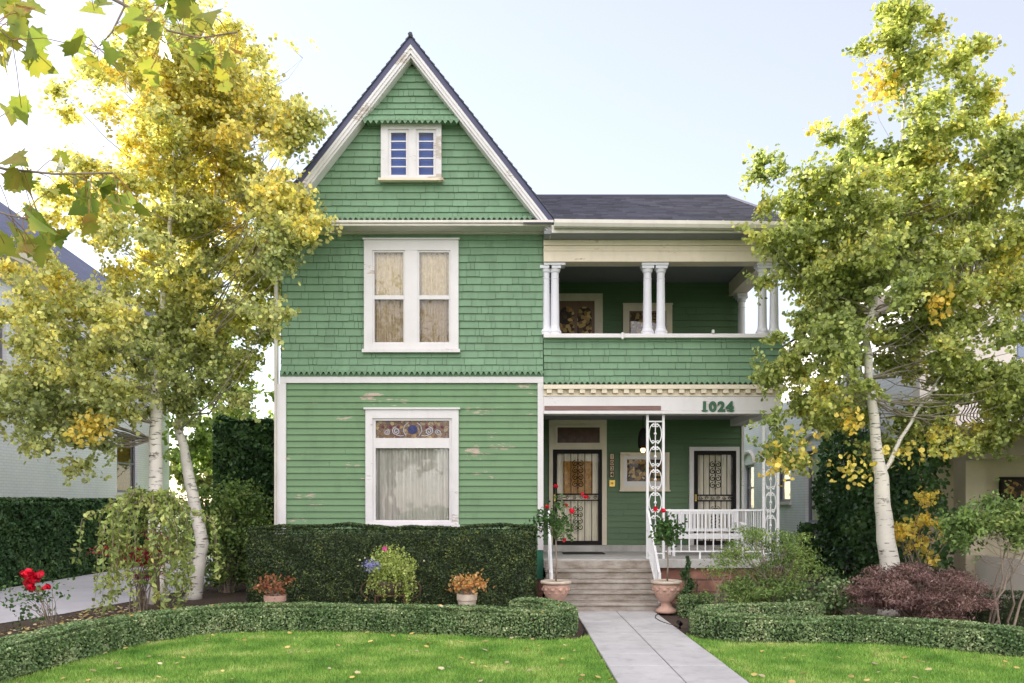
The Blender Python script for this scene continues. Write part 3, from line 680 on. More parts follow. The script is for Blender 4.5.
# gable window
D = 15.35; g1 = rect(391.2, 406.2, 133.3, 175.5, D); g2 = rect(419, 433.6, 133.3, 175.5, D)
mb = MB(); inn = (g1[0]-.05, g2[1]+.05, g1[2]-.04, g1[3]+.05)
mb.ring(GWIN, inn, D-.06, D+.06); mb.box(g1[1]+.05, g2[0]-.05, D-.055, D+.05, inn[2], inn[3])
wn = mb.build('window', MT['whitepeel'], house)
mb = MB(); mb.box(GWIN[0]-.04, GWIN[1]+.04, D-.12, D-.005, GWIN[2]-.045, GWIN[2]-.001); mb.build('sill', MT['cream'], wn)
for g in (g1, g2):
    m = MB(); m.ring((g[0]-.05, g[1]+.05, inn[2], inn[3]), g, D-.03, D+.04)
    for k in range(1, 5): zz = g[2]+(g[3]-g[2])*k/5; m.box(g[0], g[1], D-.02, D+.02, zz-.011, zz+.011)
    m.build('sash', MT['white'], wn); m = MB(); pane(m, g, D+.0); m.build('pane', glassmat('gable_glass', (.7, .8, 1), .9), wn)
    m = MB(); m.box(g[0]-.03, g[1]+.03, D+.10, D+.12, g[2]-.03, g[3]+.03); m.build('blind', paint('sky_blue_backing', (.13, .24, .55), .8, .1), wn)  # blue board behind the pane; the sky's reflection is put into its colour
# porch window
D = YW-.05; mb = MB(); pn = rect(627, 662.5, 459.4, 481.3, D); PWo = PW
mb.ring(PWo, shrink(PWo, .07), D-.03, D+.06); mb.box(PWo[0]-.02, PWo[1]+.02, D-.06, D+.02, PWo[2]-.03, PWo[2]-.001)
wn = mb.build('window', MT['cream'], house)
q = shrink(PWo, .07); mb = MB(); mb.ring(q, pn, D-.01, D+.05); mb.build('sash', MT['white'], wn)
mb = MB(); pane(mb, pn, D+.01); mb.build('pane', MT['glassD'], wn)
def leaded():
    m = N('leaded_glass'); v = m.n('ShaderNodeTexVoronoi'); v.inputs['Scale'].default_value = 15; m.l(m.pos(), v.inputs['Vector'])
    sp = m.n('ShaderNodeSeparateColor'); m.l(v.outputs['Color'], sp.inputs[0])
    c = m.ramp(sp.outputs[1], [(0, (.02, .015, .012)), (.5, (.06, .035, .02)), (.72, (.30, .17, .05)), (1, (.60, .42, .16))])
    m.l(c, m.p.inputs['Base Color']); m.p.inputs['Roughness'].default_value = .5; m.p.inputs['Specular IOR Level'].default_value = .2; return m.m
LEAD = leaded()
mb = MB(); mb.box(pn[0]-.02, pn[1]+.02, D+.05, D+.06, pn[2]-.02, pn[3]+.02); mb.build('leaded_glass', LEAD, wn)
# balcony window and balcony door
D = YW-.05; mb = MB(); mb.ring(BW, shrink(BW, .13), D-.02, D+.06); mb.box(BW[0]-.01, BW[1]+.01, D-.04, D, BW[3]+.001, BW[3]+.03); wn = mb.build('window', MT['cream'], house)
q = shrink(BW, .13); mb = MB(); q2 = shrink(q, .03); mb.ring(q, q2, D, D+.04); mb.build('sash', MT['brownwood'], wn); mb = MB(); pane(mb, q2, D+.02); mb.build('pane', MT['glass'], wn)
mb = MB(); mb.box(q[0], q[1], D+.05, D+.06, q[2], q[3]); mb.build('leaded_glass', LEAD, wn)
mb = MB(); inn = (BD[0]+.17, BD[1]-.17, BD[2], BD[3]-.15); mb.box(BD[0], BD[1], D-.03, D+.06, inn[3], BD[3]); mb.box(BD[0], inn[0], D-.03, D+.06, BD[2], inn[3]-.001); mb.box(inn[1], BD[1], D-.03, D+.06, BD[2], inn[3]-.001)
bd = mb.build('balcony_door', MT['cream'], house)
DW = paint('stained_door_wood', (.16, .085, .045), .4, .25, nscale=10, stretch=(5, 1, .5), bump=.2)
def arch_panel(x0, x1, z0, z1, n=10):
    r = (x1-x0)/2; c = (x0+x1)/2; return [(x0, z0), (x1, z0)]+[(c+r*math.cos(math.pi*i/n), z1-r+r*math.sin(math.pi*i/n)) for i in range(n+1)]
mb = MB(); mb.box(inn[0], inn[1], D+.01, D+.05, inn[2], inn[3]); leaf = mb.build('door_leaf', DW, bd)
wl = (inn[1]-inn[0])
mb = MB()
for k in (0, 1):
    a = inn[0]+wl*(.08+.46*k); mb.prism_y(arch_panel(a, a+wl*.38, inn[3]-.95, inn[3]-.12), D+.0, D+.009)
mb.build('arched_light', LEAD, bd)
# ---------------- doors
def scroll_col(mb, cx, z0, z1, y, r, wdt=.09):
    z = z0; k = 0; h = (z1-z0)/4
    for k in range(4):
        zc = z0+h*(k+.5)
        for s in (-1, 1):
            mb.tube(spiral(cx+s*wdt*.45, zc, y, h*.45, h*.1, math.pi*.5, math.pi*.5-2.6*math.pi, 16, s), r, 5)
    for k in range(5): mb.ball((cx, y, z0+h*k), r*2.0, 6, 4)
def iron_door(R, glass, py, mid, D, name, label=None, inner=None):
    """R casing rect, glass = frame rect"""
    fr = glass
    mb = MB(); mb.box(R[0], fr[0], D-.03, D+.08, R[2], R[3]); mb.box(fr[1], R[1], D-.03, D+.08, R[2], R[3]); mb.box(fr[0], fr[1], D-.03, D+.08, py, R[3])
    d = mb.build('door', MT['cream'] if inner else MT['white'], house)
    if label: d['label'] = label
    i = (fr[0]+.09, fr[1]-.07, fr[2]+.08, fr[3]-.08); m = MB(); m.ring(fr, i, D-.01, D+.03); m.box(i[0], i[1], D-.008, D+.025, mid[0], mid[0]+.03); m.box(i[0], i[1], D-.008, D+.025, mid[1]-.03, mid[1])
    m.build('storm_frame', MT['blackiron'], d)
    m = MB(); nb = 6
    for k in range(1, nb): xx = i[0]+(i[1]-i[0])*k/nb; m.box(xx-.007, xx+.007, D-.004, D+.010, i[2], mid[0]); m.box(xx-.007, xx+.007, D-.004, D+.010, mid[1], i[3])
    cx = (i[0]+i[1])/2
    scroll_col(m, cx, mid[1]+.12, i[3]-.14, D-.012, .009, .12); scroll_col(m, cx, i[2]+.22, mid[0]-.10, D-.012, .008, .10)
    nn_ = 6
    for k in range(nn_):
        xc = i[0]+(i[1]-i[0])*(k+.5)/nn_; m.tube(spiral(xc, (mid[0]+mid[1])/2, D-.006, .04, .01, 0, 3*math.pi*(1 if k % 2 else -1), 14), .006, 5)
    m.build('grille', MT['blackiron'], d)
    m = MB(); pane(m, i, D+.02); m.build('pane', MT['glassD'], d)
    m = MB(); m.box(fr[0]+.02, fr[0]+.055, D-.05, D-.011, 1.88, 2.02); m.tube([(fr[0]+.04, D-.03, 1.90), (fr[0]+.04, D-.09, 1.92), (fr[0]+.04, D-.09, 1.99), (fr[0]+.04, D-.03, 2.01)], .009, 6)
    m.build('handle', paint('brass', (.55, .38, .12), .3, .1, metallic=.9), d)
    return d, i
D = YW-.05
f1 = rect(552.8, 602, 449.5, 544, D)
d1, i1 = iron_door(DR1, (f1[0], f1[1], .96, f1[3]), f1[3], (Z(501, D), Z(493.5, D)), D, 'door', 'dark iron storm door under a stained transom', inner=True)
folds((i1[0], i1[1], i1[2], i1[3]), D+.14, .014, .09, MT['blind'], d1)
mb = MB(); a = rect(563.5, 593, 461, 495, D); mb.box(a[0], a[1], D+.105, D+.12, a[2], a[3]); mb.build('inner_glass', MT['amber'], d1)
# transom (cut out look: dark recessed glass set proud in casing)
a = rect(557.3, 599.6, 427.5, 443, D); mb = MB(); mb.ring((a[0]-.05, a[1]+.05, a[2]-.045, a[3]+.045), a, D-.05, D-.031); mb.build('transom_frame', MT['cream'], d1)
mb = MB(); mb.box(a[0], a[1], D-.038, D-.0315, a[2], a[3]); mb.build('transom_glass', paint('dark_amber_glass', (.07, .03, .018), .3, .7, nscale=7, bump=0, spec=.25), d1)
f2 = rect(693.6, 736, 450.8, 544, D)
d2, i2 = iron_door(DR2, (f2[0], f2[1], .96, f2[3]), f2[3], (Z(501.5, D), Z(494.5, D)), D, 'door', 'dark iron storm door behind the bench')
folds((i2[0], i2[1], i2[2], i2[3]), D+.14, .02, .13, MT['blind'], d2)
# number plaque & bell
mb = MB(); a = rect(609.6, 614.4, 453.5, 477.5, D); mb.box(a[0], a[1], D+.0, D+.03, a[2], a[3]); pq = mb.build('number_plaque', paint('dark_plaque', (.06, .035, .02), .4), house)
for k, ch in enumerate('1024'):
    zc = a[3]-(a[3]-a[2])*(k+.5)/4
    m = MB(); m.box(a[0]+.018, a[1]-.018, D-.008, D+.001, zc-.052, zc+.052); m.build('number_tile', paint('cream_tile', (.72, .58, .36), .4), pq)
    me = textmesh(ch, .115, .003, .004); me.transform(Matrix.Translation(((a[0]+a[1])/2, D-.010, zc-.040))); link('tile_numeral', me, paint('brown_numeral', (.08, .03, .02), .5), pq)
mb = MB(); a = rect(609.5, 615, 480, 486.5, D); mb.box(a[0], a[1], D-.0, D+.03, a[2], a[3]); mb.ball(((a[0]+a[1])/2, D, (a[2]+a[3])/2), .022, 8, 5); mb.build('doorbell', paint('brass_plate', (.60, .40, .10), .3, .1, metallic=.7), house)
# ---------------- porch floor, steps
mb = MB(); mb.box(XR+.006, XE+.02, 15.34, YW, .66, .82); mb.build('porch_floor', MT['slab'], house, bevel=.01)
mb = MB()
for k in range(1, 5):
    y0 = 14.2+.285*(k-1); zt = .164*k
    mb.box(.60, 2.50, y0, 15.338+.0, zt-.164+.001, zt-.05); mb.box(.585, 2.515, y0-.03, 15.336, zt-.049, zt)
mb.box(.60, 2.50, 15.30, 15.337, .656, .80)
mb.build('porch_steps', MT['step'], house, bevel=.012)
# ---------------- iron lattice posts, rails
def lattice_post(x0, x1, y, z0, z1):
    mb = MB(); t = .022
    mb.box(x0, x0+2*t, y-t, y+t, z0, z1); mb.box(x1-2*t, x1, y-t, y+t, z0, z1)
    cx = (x0+x1)/2; w = (x1-x0)/2-2*t; mb.box(cx-.008, cx+.008, y-.008, y+.008, z0+.1, z1-.13)
    mb.box(x0+2*t, x1-2*t, y-.012, y+.012, z1-.14, z1-.115); mb.box(x0+2*t, x1-2*t, y-.012, y+.012, z0+.08, z0+.105)
    h = .42; z = z1-.14; k = 0
    while z-h > z0+.1:
        zc = z-h/2
        for s in (-1, 1):
            pts = []
            for i in range(9):   # top curl
                a = math.pi*2.2*(1-i/8); r = .012+.022*i/8; pts.append((cx+s*(.038+r*math.cos(a+math.pi*.5)*1), y, zc+h*.36+r*math.sin(a+math.pi*.5)))
            for i in range(1, 12):
                a = math.pi*(.5+i/12.0); pts.append((cx+s*(.02+(w-.03)*math.sin(math.pi*i/12)), y, zc+(h*.36+.03)*math.cos(math.pi*i/12)))
            for i in range(9):
                a = math.pi*2.2*(i/8); r = .034-.022*i/8; pts.append((cx+s*(.038+r*math.cos(a-math.pi*.5)), y, zc-h*.36+r*math.sin(a-math.pi*.5)))
            mb.tube(pts, .0105, 5)
        mb.ball((cx, y, zc), .028, 8, 5); z -= h; k += 1
    return mb.build('lattice_post', MT['iron'], house)
lattice_post(X(646.6, YB), X(665, YB), YB+.05, .82, 3.455)
lattice_post(X(763, YB), X(781.5, YB)-.03, YB+.05, .82, 3.455)
def rail(xa, xb, y, z0=.82):
    mb = MB(); mb.box(xa, xb, y-.02, y+.02, z0+.87, z0+.90); mb.box(xa, xb, y-.015, y+.015, z0+.12, z0+.145)
    n = round((xb-xa)/.15)
    for k in range(1, n): xx = xa+(xb-xa)*k/n; mb.box(xx-.009, xx+.009, y-.009, y+.009, z0+.146, z0+.869)
    for xx in (xa+(xb-xa)*.36, ): mb.box(xx-.015, xx+.015, y-.014, y+.014, z0, z0+.119)
    return mb.build('porch_railing', MT['iron'], house)
rail(X(665.5, YB), X(762.5, YB), YB+.05)
def rail_y(x, y0, y1, z0=.82):
    mb = MB(); mb.box(x-.02, x+.02, y0, y1, z0+.87, z0+.90); mb.box(x-.015, x+.015, y0, y1, z0+.12, z0+.145); n = round((y1-y0)/.15)
    for k in range(1, n): yy = y0+(y1-y0)*k/n; mb.box(x-.009, x+.009, yy-.009, yy+.009, z0+.146, z0+.869)
    mb.build('porch_railing', MT['iron'], house)
rail_y(XE-.12, YB+.1, YW-.05)
def stair_rail(x):
    mb = MB(); ya, za = 15.42, .82+.88; yb, zb = 14.22, .10+.55
    mb.hull8([(x-.02, ya, za-.03), (x+.02, ya, za-.03), (x+.02, yb, zb-.03), (x-.02, yb, zb-.03), (x-.02, ya, za), (x+.02, ya, za), (x+.02, yb, zb), (x-.02, yb, zb)])
    mb.hull8([(x-.014, ya, za-.75), (x+.014, ya, za-.75), (x+.014, yb, zb-.47), (x-.014, yb, zb-.47), (x-.014, ya, za-.72), (x+.014, ya, za-.72), (x+.014, yb, zb-.44), (x-.014, yb, zb-.44)])
    for k in range(9):
        t = k/8; y = ya+(yb-ya)*t; zt = za+(zb-za)*t-.03; zb_ = (za-.72)+((zb-.44)-(za-.72))*t
        if k in (0, 8): zb_ = .82 if k == 0 else .165
        mb.box(x-.010, x+.010, y-.010, y+.010, zb_, zt)
    mb.box(x-.02, x+.02, yb-.022, yb+.022, .03, zb+.02)
    mb.build('stair_railing', MT['iron'], house)
stair_rail(2.47); stair_rail(.665)
# ---------------- pendant lamp
lp = thing('pendant_lamp', (2.62, 17.0, 3.6), 'dark pendant lamp with lit bulb hanging from the porch ceiling', 'lamp')
mb = MB(); mb.lathe(2.62, 17.0, [(.02, 3.34), (.05, 3.32), (.085, 3.24), (.105, 3.1), (.10, 2.98), (.085, 2.93), (.075, 2.93), (.09, 3.0), (.09, 3.1), (.06, 3.25), (.01, 3.3)], 16); mb.build('lamp_shade', MT['blackiron'], lp, smooth=True)
mb = MB(); mb.tube([(2.62, 17, 3.33), (2.62, 17, 3.60)], .008, 6); mb.build('cord', MT['blackiron'], lp)
me_ = N('lit_bulb'); me_.p.inputs['Emission Color'].default_value = (1, .62, .22, 1); me_.p.inputs['Emission Strength'].default_value = 5
mb = MB(); mb.ball((2.62, 17, 2.90), .045, 10, 6, 1, 1, 1.2); mb.build('bulb', me_.m, lp, smooth=True)
# ---------------- bench
bx0, bx1, by, fz = X(668, 16.75), X(737, 16.75), 16.75, .82
bench = thing('porch_bench', ((bx0+bx1)/2, by, fz), 'white slatted wooden bench in front of the right porch door', 'bench')
BWm = paint('bench_paint', (.74, .74, .76), .45, .04)
mb = MB()
for k in range(5): mb.box(bx0+.03, bx1-.03, by-.42+k*.085, by-.35+k*.085, fz+.40, fz+.425)
mb.box(bx0+.03, bx1-.03, by-.43, by-.405, fz+.33, fz+.399); mb.build('seat', BWm, bench)
mb = MB(); mb.box(bx0+.03, bx1-.03, by+.02, by+.055, fz+.80, fz+.88); mb.box(bx0+.03, bx1-.03, by+.02, by+.055, fz+.46, fz+.52)
ns = 17
for k in range(ns): xx = bx0+.08+(bx1-bx0-.16)*k/(ns-1); mb.box(xx-.022, xx+.022, by+.026, by+.048, fz+.521, fz+.799)
mb.build('backrest', BWm, bench)
for xx in (bx0, bx1-.055):
    mb = MB(); mb.box(xx, xx+.055, by+.0, by+.06, fz, fz+.9); mb.build('leg', BWm, bench)
    mb = MB(); mb.box(xx, xx+.055, by-.46, by-.40, fz, fz+.62); mb.build('leg', BWm, bench)
    mb = MB(); mb.box(xx-.01, xx+.065, by-.49, by-.001, fz+.621, fz+.65); mb.tube([(xx-.01, by-.49, fz+.61), (xx+.065, by-.49, fz+.61)], .03, 10); mb.build('armrest', BWm, bench)
mb = MB(); mb.prism_z([(1.02, 16.85), (1.85, 16.85), (1.85, 17.35), (1.7, 17.42), (1.18, 17.42), (1.02, 17.35)], .823, .838); o = mb.build('doormat', paint('rubber_mat', (.03, .028, .03), .9, .3, nscale=40, bump=.8), loc=(1.43, 17.1, .82)); tag(o, 'thin black doormat lying before the front door', 'doormat')

# =================================================================== NEIGHBOUR HOUSES
WB = (.80, .80, .87)
MT['wbrick_yz'] = brickmat('white_brick_side', WB, sc(WB, .96), sc(WB, .84), .22, .075, 'yz', .75, .12, .010, .05)
MT['wbrick_xz'] = brickmat('white_brick_front', WB, sc(WB, .93), sc(WB, .72), .22, .075, 'xz', .75, .12, .010, .05)
MT['stucco'] = paint('beige_stucco', (.62, .54, .42), .9, .1, bump=.6, bscale=40)
MT['pinkwhite'] = paint('pale_render', (.74, .68, .65), .85, .06, bump=.3)
nb = thing('neighbour_house', (-12.5, 8, 0), 'white painted brick house with slate roof beyond the driveway at left', 'house')
XN = -12.5
def box_yz_holes(mb, x0, x1, y0, y1, z0, z1, holes):
    ys = sorted({y0, y1, *[h[0] for h in holes], *[h[1] for h in holes]})
    for a, b in zip(ys[:-1], ys[1:]):
        hs = [h for h in holes if h[0] <= a+1e-6 and h[1] >= b-1e-6]; z = z0
        for h in sorted(hs, key=lambda h: h[2]): mb.box(x0, x1, a, b, z, h[2]); z = h[3]
        mb.box(x0, x1, a, b, z, z1)
mb = MB(); nw = [(26.9, 28.4, 2.2, 4.1), (19.6, 21.0, 4.9, 6.6), (24.0, 25.4, 5.0, 6.7)]
box_yz_holes(mb, XN-.3, XN, 8, 31, -.1, 7.7, nw)  # unseen front end, lengthened to keep the sun off the lawn
mb.box(XN-9, XN-.31, 8, 8.3, -.1, 7.7); mb.box(XN-9, XN-.31, 30.7, 31, -.1, 7.7); mb.box(XN-9, XN-8.7, 8.31, 30.69, -.1, 7.7)
mb.build('wall', MT['wbrick_yz'], nb)
def side_window(par, xw, h, sgn, bright=None):
    """window in a wall that faces sgn*X"""
    y0, y1, z0, z1 = h; m = MB(); xa, xb = sorted((xw-sgn*.16, xw-sgn*.09))
    m.box(xa, xb, y0, y0+.08, z0, z1); m.box(xa, xb, y1-.08, y1, z0, z1); m.box(xa, xb, y0+.081, y1-.081, z1-.08, z1); m.box(xa, xb, y0+.081, y1-.081, z0, z0+.08)
    zm = (z0+z1)/2; m.box(xa, xb, y0+.081, y1-.081, zm-.03, zm+.03)
    wq = m.build('window', paint('grey_window_frame', (.20, .20, .23), .5), par)
    m = MB(); xm = (xa+xb)/2; m.face([(xm, y0+.08, z0+.08), (xm, y1-.08, z0+.08), (xm, y1-.08, z1-.08), (xm, y0+.08, z1-.08)]); m.build('pane', MT['glass' if sgn > 0 else 'glassD'], wq)
    m = MB(); xm = xw-sgn*.24; m.box(min(xm, xm-sgn*.02), max(xm, xm-sgn*.02), y0-.02, y1+.02, z0-.02, z1+.02); m.build('blind', bright or MT['amber'], wq)
    m = MB(); m.box(min(xw-sgn*.05, xw+sgn*.06), max(xw-sgn*.05, xw+sgn*.06), y0-.08, y1+.08, z0-.09, z0-.002); m.build('sill', MT['pinkwhite'], wq)
    return wq
for h in nw: side_window(nb, XN, h, 1)
mb = MB(); mb.box(XN-.02, XN+.55, 7.4, 31.5, 7.70, 7.82); mb.box(XN+.40, XN+.60, 7.35, 31.6, 7.821, 7.98); mb.box(XN+.002, XN+.12, 8, 31, 7.3, 7.69)
mb.build('eave', MT['cream'], nb)
mb = MB(); RP = [(XN+.62, 7.3), (XN+.62, 31.7), (XN-9.6, 31.7), (XN-9.6, 7.3)]; ap = [(XN-4.5, 12.5), (XN-4.5, 26.5)]
zb, zt = 7.985, 12.0; e = [(x, y, zb) for x, y in RP]; t = [(*ap[0], zt), (*ap[1], zt)]
mb.face([e[0], e[1], t[1], t[0]]); mb.face([e[1], e[2], t[1]]); mb.face([e[2], e[3], t[0], t[1]]); mb.face([e[3], e[0], t[0]]); mb.face(list(reversed(e)))
mb.build('roof', brickmat('blue_slate', (.07, .08, .14), (.09, .10, .17), (.04, .04, .07), .3, .16, 'yz', .7, .6), nb)

nr = thing('neighbour_house', (9, 14.5, 0), 'white brick house with ivy covered side and stucco porch at right', 'house')
XRt = 8.25
mb = MB(); rw = [(22.4, 23.9, 1.3, 3.3), (25.2, 26.5, 1.9, 3.2), (29.0, 30.2, 1.6, 3.2), (20.0, 21.2, 4.0, 5.6)]
box_yz_holes(mb, XRt, XRt+.3, 17.5, 34, -.1, 6.0, rw); mb.box(XRt+.31, 18, 33.7, 34, -.1, 6.0); mb.box(17.7, 18, 17.8, 33.69, -.1, 6)
mb.build('wall', MT['wbrick_yz'], nr)
for h in rw: side_window(nr, XRt, h, -1, MT['amber'] if h[2] < 1.5 else MT['dimblind'])
for h in rw[:3]:   # arched hoods
    m = MB(); c = (h[0]+h[1])/2; r = (h[1]-h[0])/2+.12
    m.tube([(XRt-.02, c+r*math.cos(math.pi*i/12), h[3]+.02+.42*math.sin(math.pi*i/12)) for i in range(13)], .07, 6); m.build('window_arch', MT['pinkwhite'], nr)
mb = MB(); uw = (X(1008, 17.5), X(1008, 17.5)+1.3, Z(362, 17.5), Z(315, 17.5))
mb.box(XRt+.0, uw[0], 17.2, 17.49, 3.1, 6.3); mb.box(uw[0], uw[1], 17.2, 17.49, 3.1, uw[2]); mb.box(uw[0], uw[1], 17.2, 17.49, uw[3], 6.3); mb.box(uw[1], 18, 17.2, 17.49, 3.1, 6.3); mb.build('front_wall', MT['pinkwhite'], nr)
mb = MB(); mb.box(XRt+.0, 18, 17.2, 17.49, -.1, 3.0); mb.build('porch_back_wall', MT['stucco'], nr)
m = MB(); m.ring(uw, shrink(uw, .07), 17.26, 17.34); wq = m.build('window', paint('blue_grey_frame', (.12, .16, .26), .4), nr); m = MB(); pane(m, shrink(uw, .07), 17.3); m.build('pane', MT['glass'], wq)
m = MB(); m.box(uw[0], uw[1], 17.42, 17.44, uw[2], uw[3]); m.build('blind', paint('blue_curtain', (.30, .42, .62), .8), wq)
mb = MB(); mb.box(XRt-.3, 18.3, 16.9, 34.3, 6.3, 6.42); mb.box(XRt-.34, 18.3, 16.84, 17.1, 6.421, 6.52); mb.build('eave', MT['pinkwhite'], nr)
mb = MB(); mb.face([(XRt-.3, 16.9, 6.53), (18.3, 16.9, 6.53), (14, 24, 9.3), (12.6, 24, 9.3)]); mb.face([(XRt-.3, 34.3, 6.43), (XRt-.3, 16.9, 6.53), (12.6, 24, 9.3)]); mb.face([(18.3, 16.9, 6.53), (18.3, 34.3, 6.43), (14, 24, 9.3)]); mb.face([(18.3, 34.3, 6.43), (XRt-.3, 34.3, 6.43), (12.6, 24, 9.3), (14, 24, 9.3)])
mb.build('roof', MT['roofedge'], nr)
# flat roofed front porch
mb = MB(); mb.box(8.72, 14.5, 11.6, 17.15, 3.02, 3.12); mb.box(8.60, 14.6, 11.5, 17.15, 3.121, 3.25); mb.build('porch_roof', paint('porch_roof_trim', (.38, .34, .28), .6, .1), nr)
mb = MB(); mb.box(8.80, 14.4, 11.7, 12.05, 2.66, 3.019); mb.box(8.80, 9.15, 12.06, 17.15, 2.66, 3.019); mb.build('porch_beam', MT['stucco'], nr)
for x in (8.76, 11.4, 14.0):
    mb = MB(); mb.box(x, x+.42, 11.68, 12.10, -.1, 2.658); mb.build('porch_pillar', MT['stucco'], nr)
mb = MB(); mb.box(8.70, 9.08, 16.3, 16.75, -.1, 2.658); mb.build('porch_pillar', MT['stucco'], nr)
mb = MB(); mb.box(8.86, 8.98, 12.15, 16.25, -.1, .85); mb.build('porch_wall', MT['pinkwhite'], nr)
m = MB(); pw = (X(1000, 17.15), X(1000, 17.15)+1.6, 1.85, Z(477, 17.15)); m.ring(pw, shrink(pw, .06), 17.12, 17.19); wq = m.build('window', MT['blackiron'], nr); m = MB(); m.box(pw[0]+.06, pw[1]-.06, 17.16, 17.19, pw[2]+.06, pw[3]-.06); m.build('leaded_glass', LEAD, wq)
mb = MB(); xx_ = 8.85; mb.box(xx_-.02, xx_+.02, 11.7, 16.6, 3.75, 3.78); mb.box(xx_-.015, xx_+.015, 11.7, 16.6, 3.32, 3.34); mb.box(xx_+.021, 14.3, 11.7, 11.74, 3.75, 3.78)
y_ = 11.8
while y_ < 16.6:
    mb.tube([(xx_-.0, y_, 3.25), (xx_-.02, y_, 3.38), (xx_-.10, y_, 3.46), (xx_-.09, y_, 3.56), (xx_-.01, y_, 3.68), (xx_, y_, 3.76)], .011, 5); y_ += .12
mb.build('balustrade', MT['blackiron'], nr)

# =================================================================== TREES, HEDGES, PLANTS
def L3(*c): return c
M_ASPL = leafmat('aspen_leaf_left', [(0, (.28, .34, .16)), (.35, (.48, .52, .24)), (.58, (.68, .66, .28)), (.78, (.84, .74, .25)), (1, (.86, .66, .18))], ns=.75, wn=.55, wi=.45, wz=.34, z0=2.5, z1=9.0, transl=.5, bias=-.23)  # yellower towards the top: leaf colour, plus backlight painted into it
M_ASPR = leafmat('aspen_leaf_right', [(0, (.22, .29, .11)), (.4, (.44, .50, .18)), (.62, (.62, .62, .22)), (.80, (.80, .64, .14)), (1, (.82, .54, .08))], ns=.9, wn=.6, wi=.42, wz=.1, z0=4.0, z1=10.0, transl=.48, bias=-.17)
M_YEL = leafmat('yellow_leaf', [(0, (.55, .52, .16)), (.5, (.76, .62, .16)), (1, (.80, .50, .10))], transl=.5)
M_BOX = leafmat('boxwood_leaf', [(0, (.07, .14, .05)), (.5, (.15, .24, .10)), (.8, (.26, .35, .16)), (1, (.44, .48, .28))], ns=2.5, wi=.55, transl=.2, rough=.4)
M_YEW = leafmat('yew_needle', [(0, (.018, .034, .016)), (.5, (.036, .062, .026)), (.8, (.085, .125, .036)), (1, (.22, .26, .08))], ns=6, wn=.45, wi=.6, bias=-.06, transl=.12, rough=.45)
M_HED = leafmat('laurel_leaf', [(0, (.03, .08, .03)), (.5, (.06, .13, .05)), (1, (.13, .22, .08))], ns=1.5, transl=.15, rough=.35)
M_IVY = leafmat('ivy_leaf', [(0, (.035, .08, .035)), (.5, (.07, .15, .055)), (1, (.15, .26, .08))], ns=1.2, transl=.2, rough=.35)
M_SHR = leafmat('shrub_leaf', [(0, (.09, .17, .05)), (.5, (.19, .29, .09)), (1, (.36, .42, .13))], ns=1.5, transl=.35)
M_WEEP = leafmat('weeping_leaf', [(0, (.17, .25, .08)), (.5, (.32, .40, .13)), (.85, (.50, .52, .19)), (1, (.60, .48, .15))], ns=2.5, transl=.4)
M_RED = leafmat('purple_leaf', [(0, (.12, .065, .07)), (.5, (.24, .145, .14)), (1, (.42, .29, .24))], ns=2, transl=.3)
M_REDB = leafmat('crimson_leaf', [(0, (.12, .01, .02)), (.6, (.30, .02, .04)), (1, (.45, .05, .05))], ns=2, transl=.4)
M_MAP = leafmat('maple_leaf', [(0, (.12, .18, .035)), (.4, (.22, .27, .05)), (.7, (.36, .33, .07)), (.88, (.38, .22, .09)), (1, (.28, .12, .07))], ns=7.0, wn=.7, wi=.45, transl=.5, bias=-.05)
M_PALE = leafmat('pale_green_leaf', [(0, (.14, .24, .06)), (.6, (.30, .40, .12)), (1, (.45, .48, .15))], ns=.8, transl=.5)
M_OLV = leafmat('olive_leaf', [(0, (.07, .11, .03)), (.6, (.17, .20, .06)), (1, (.34, .26, .08))], ns=.9, transl=.4)
M_ROSE = leafmat('rose_leaf', [(0, (.03, .08, .025)), (.6, (.07, .15, .04)), (1, (.14, .22, .06))], transl=.3)
PET = leafmat('red_petal', [(0, (.50, .005, .02)), (.5, (.65, .01, .04)), (1, (.75, .05, .09))], transl=.25)
CORE = paint('hedge_inner_twigs', (.035, .045, .022), .95, .4, nscale=20, bump=.5)

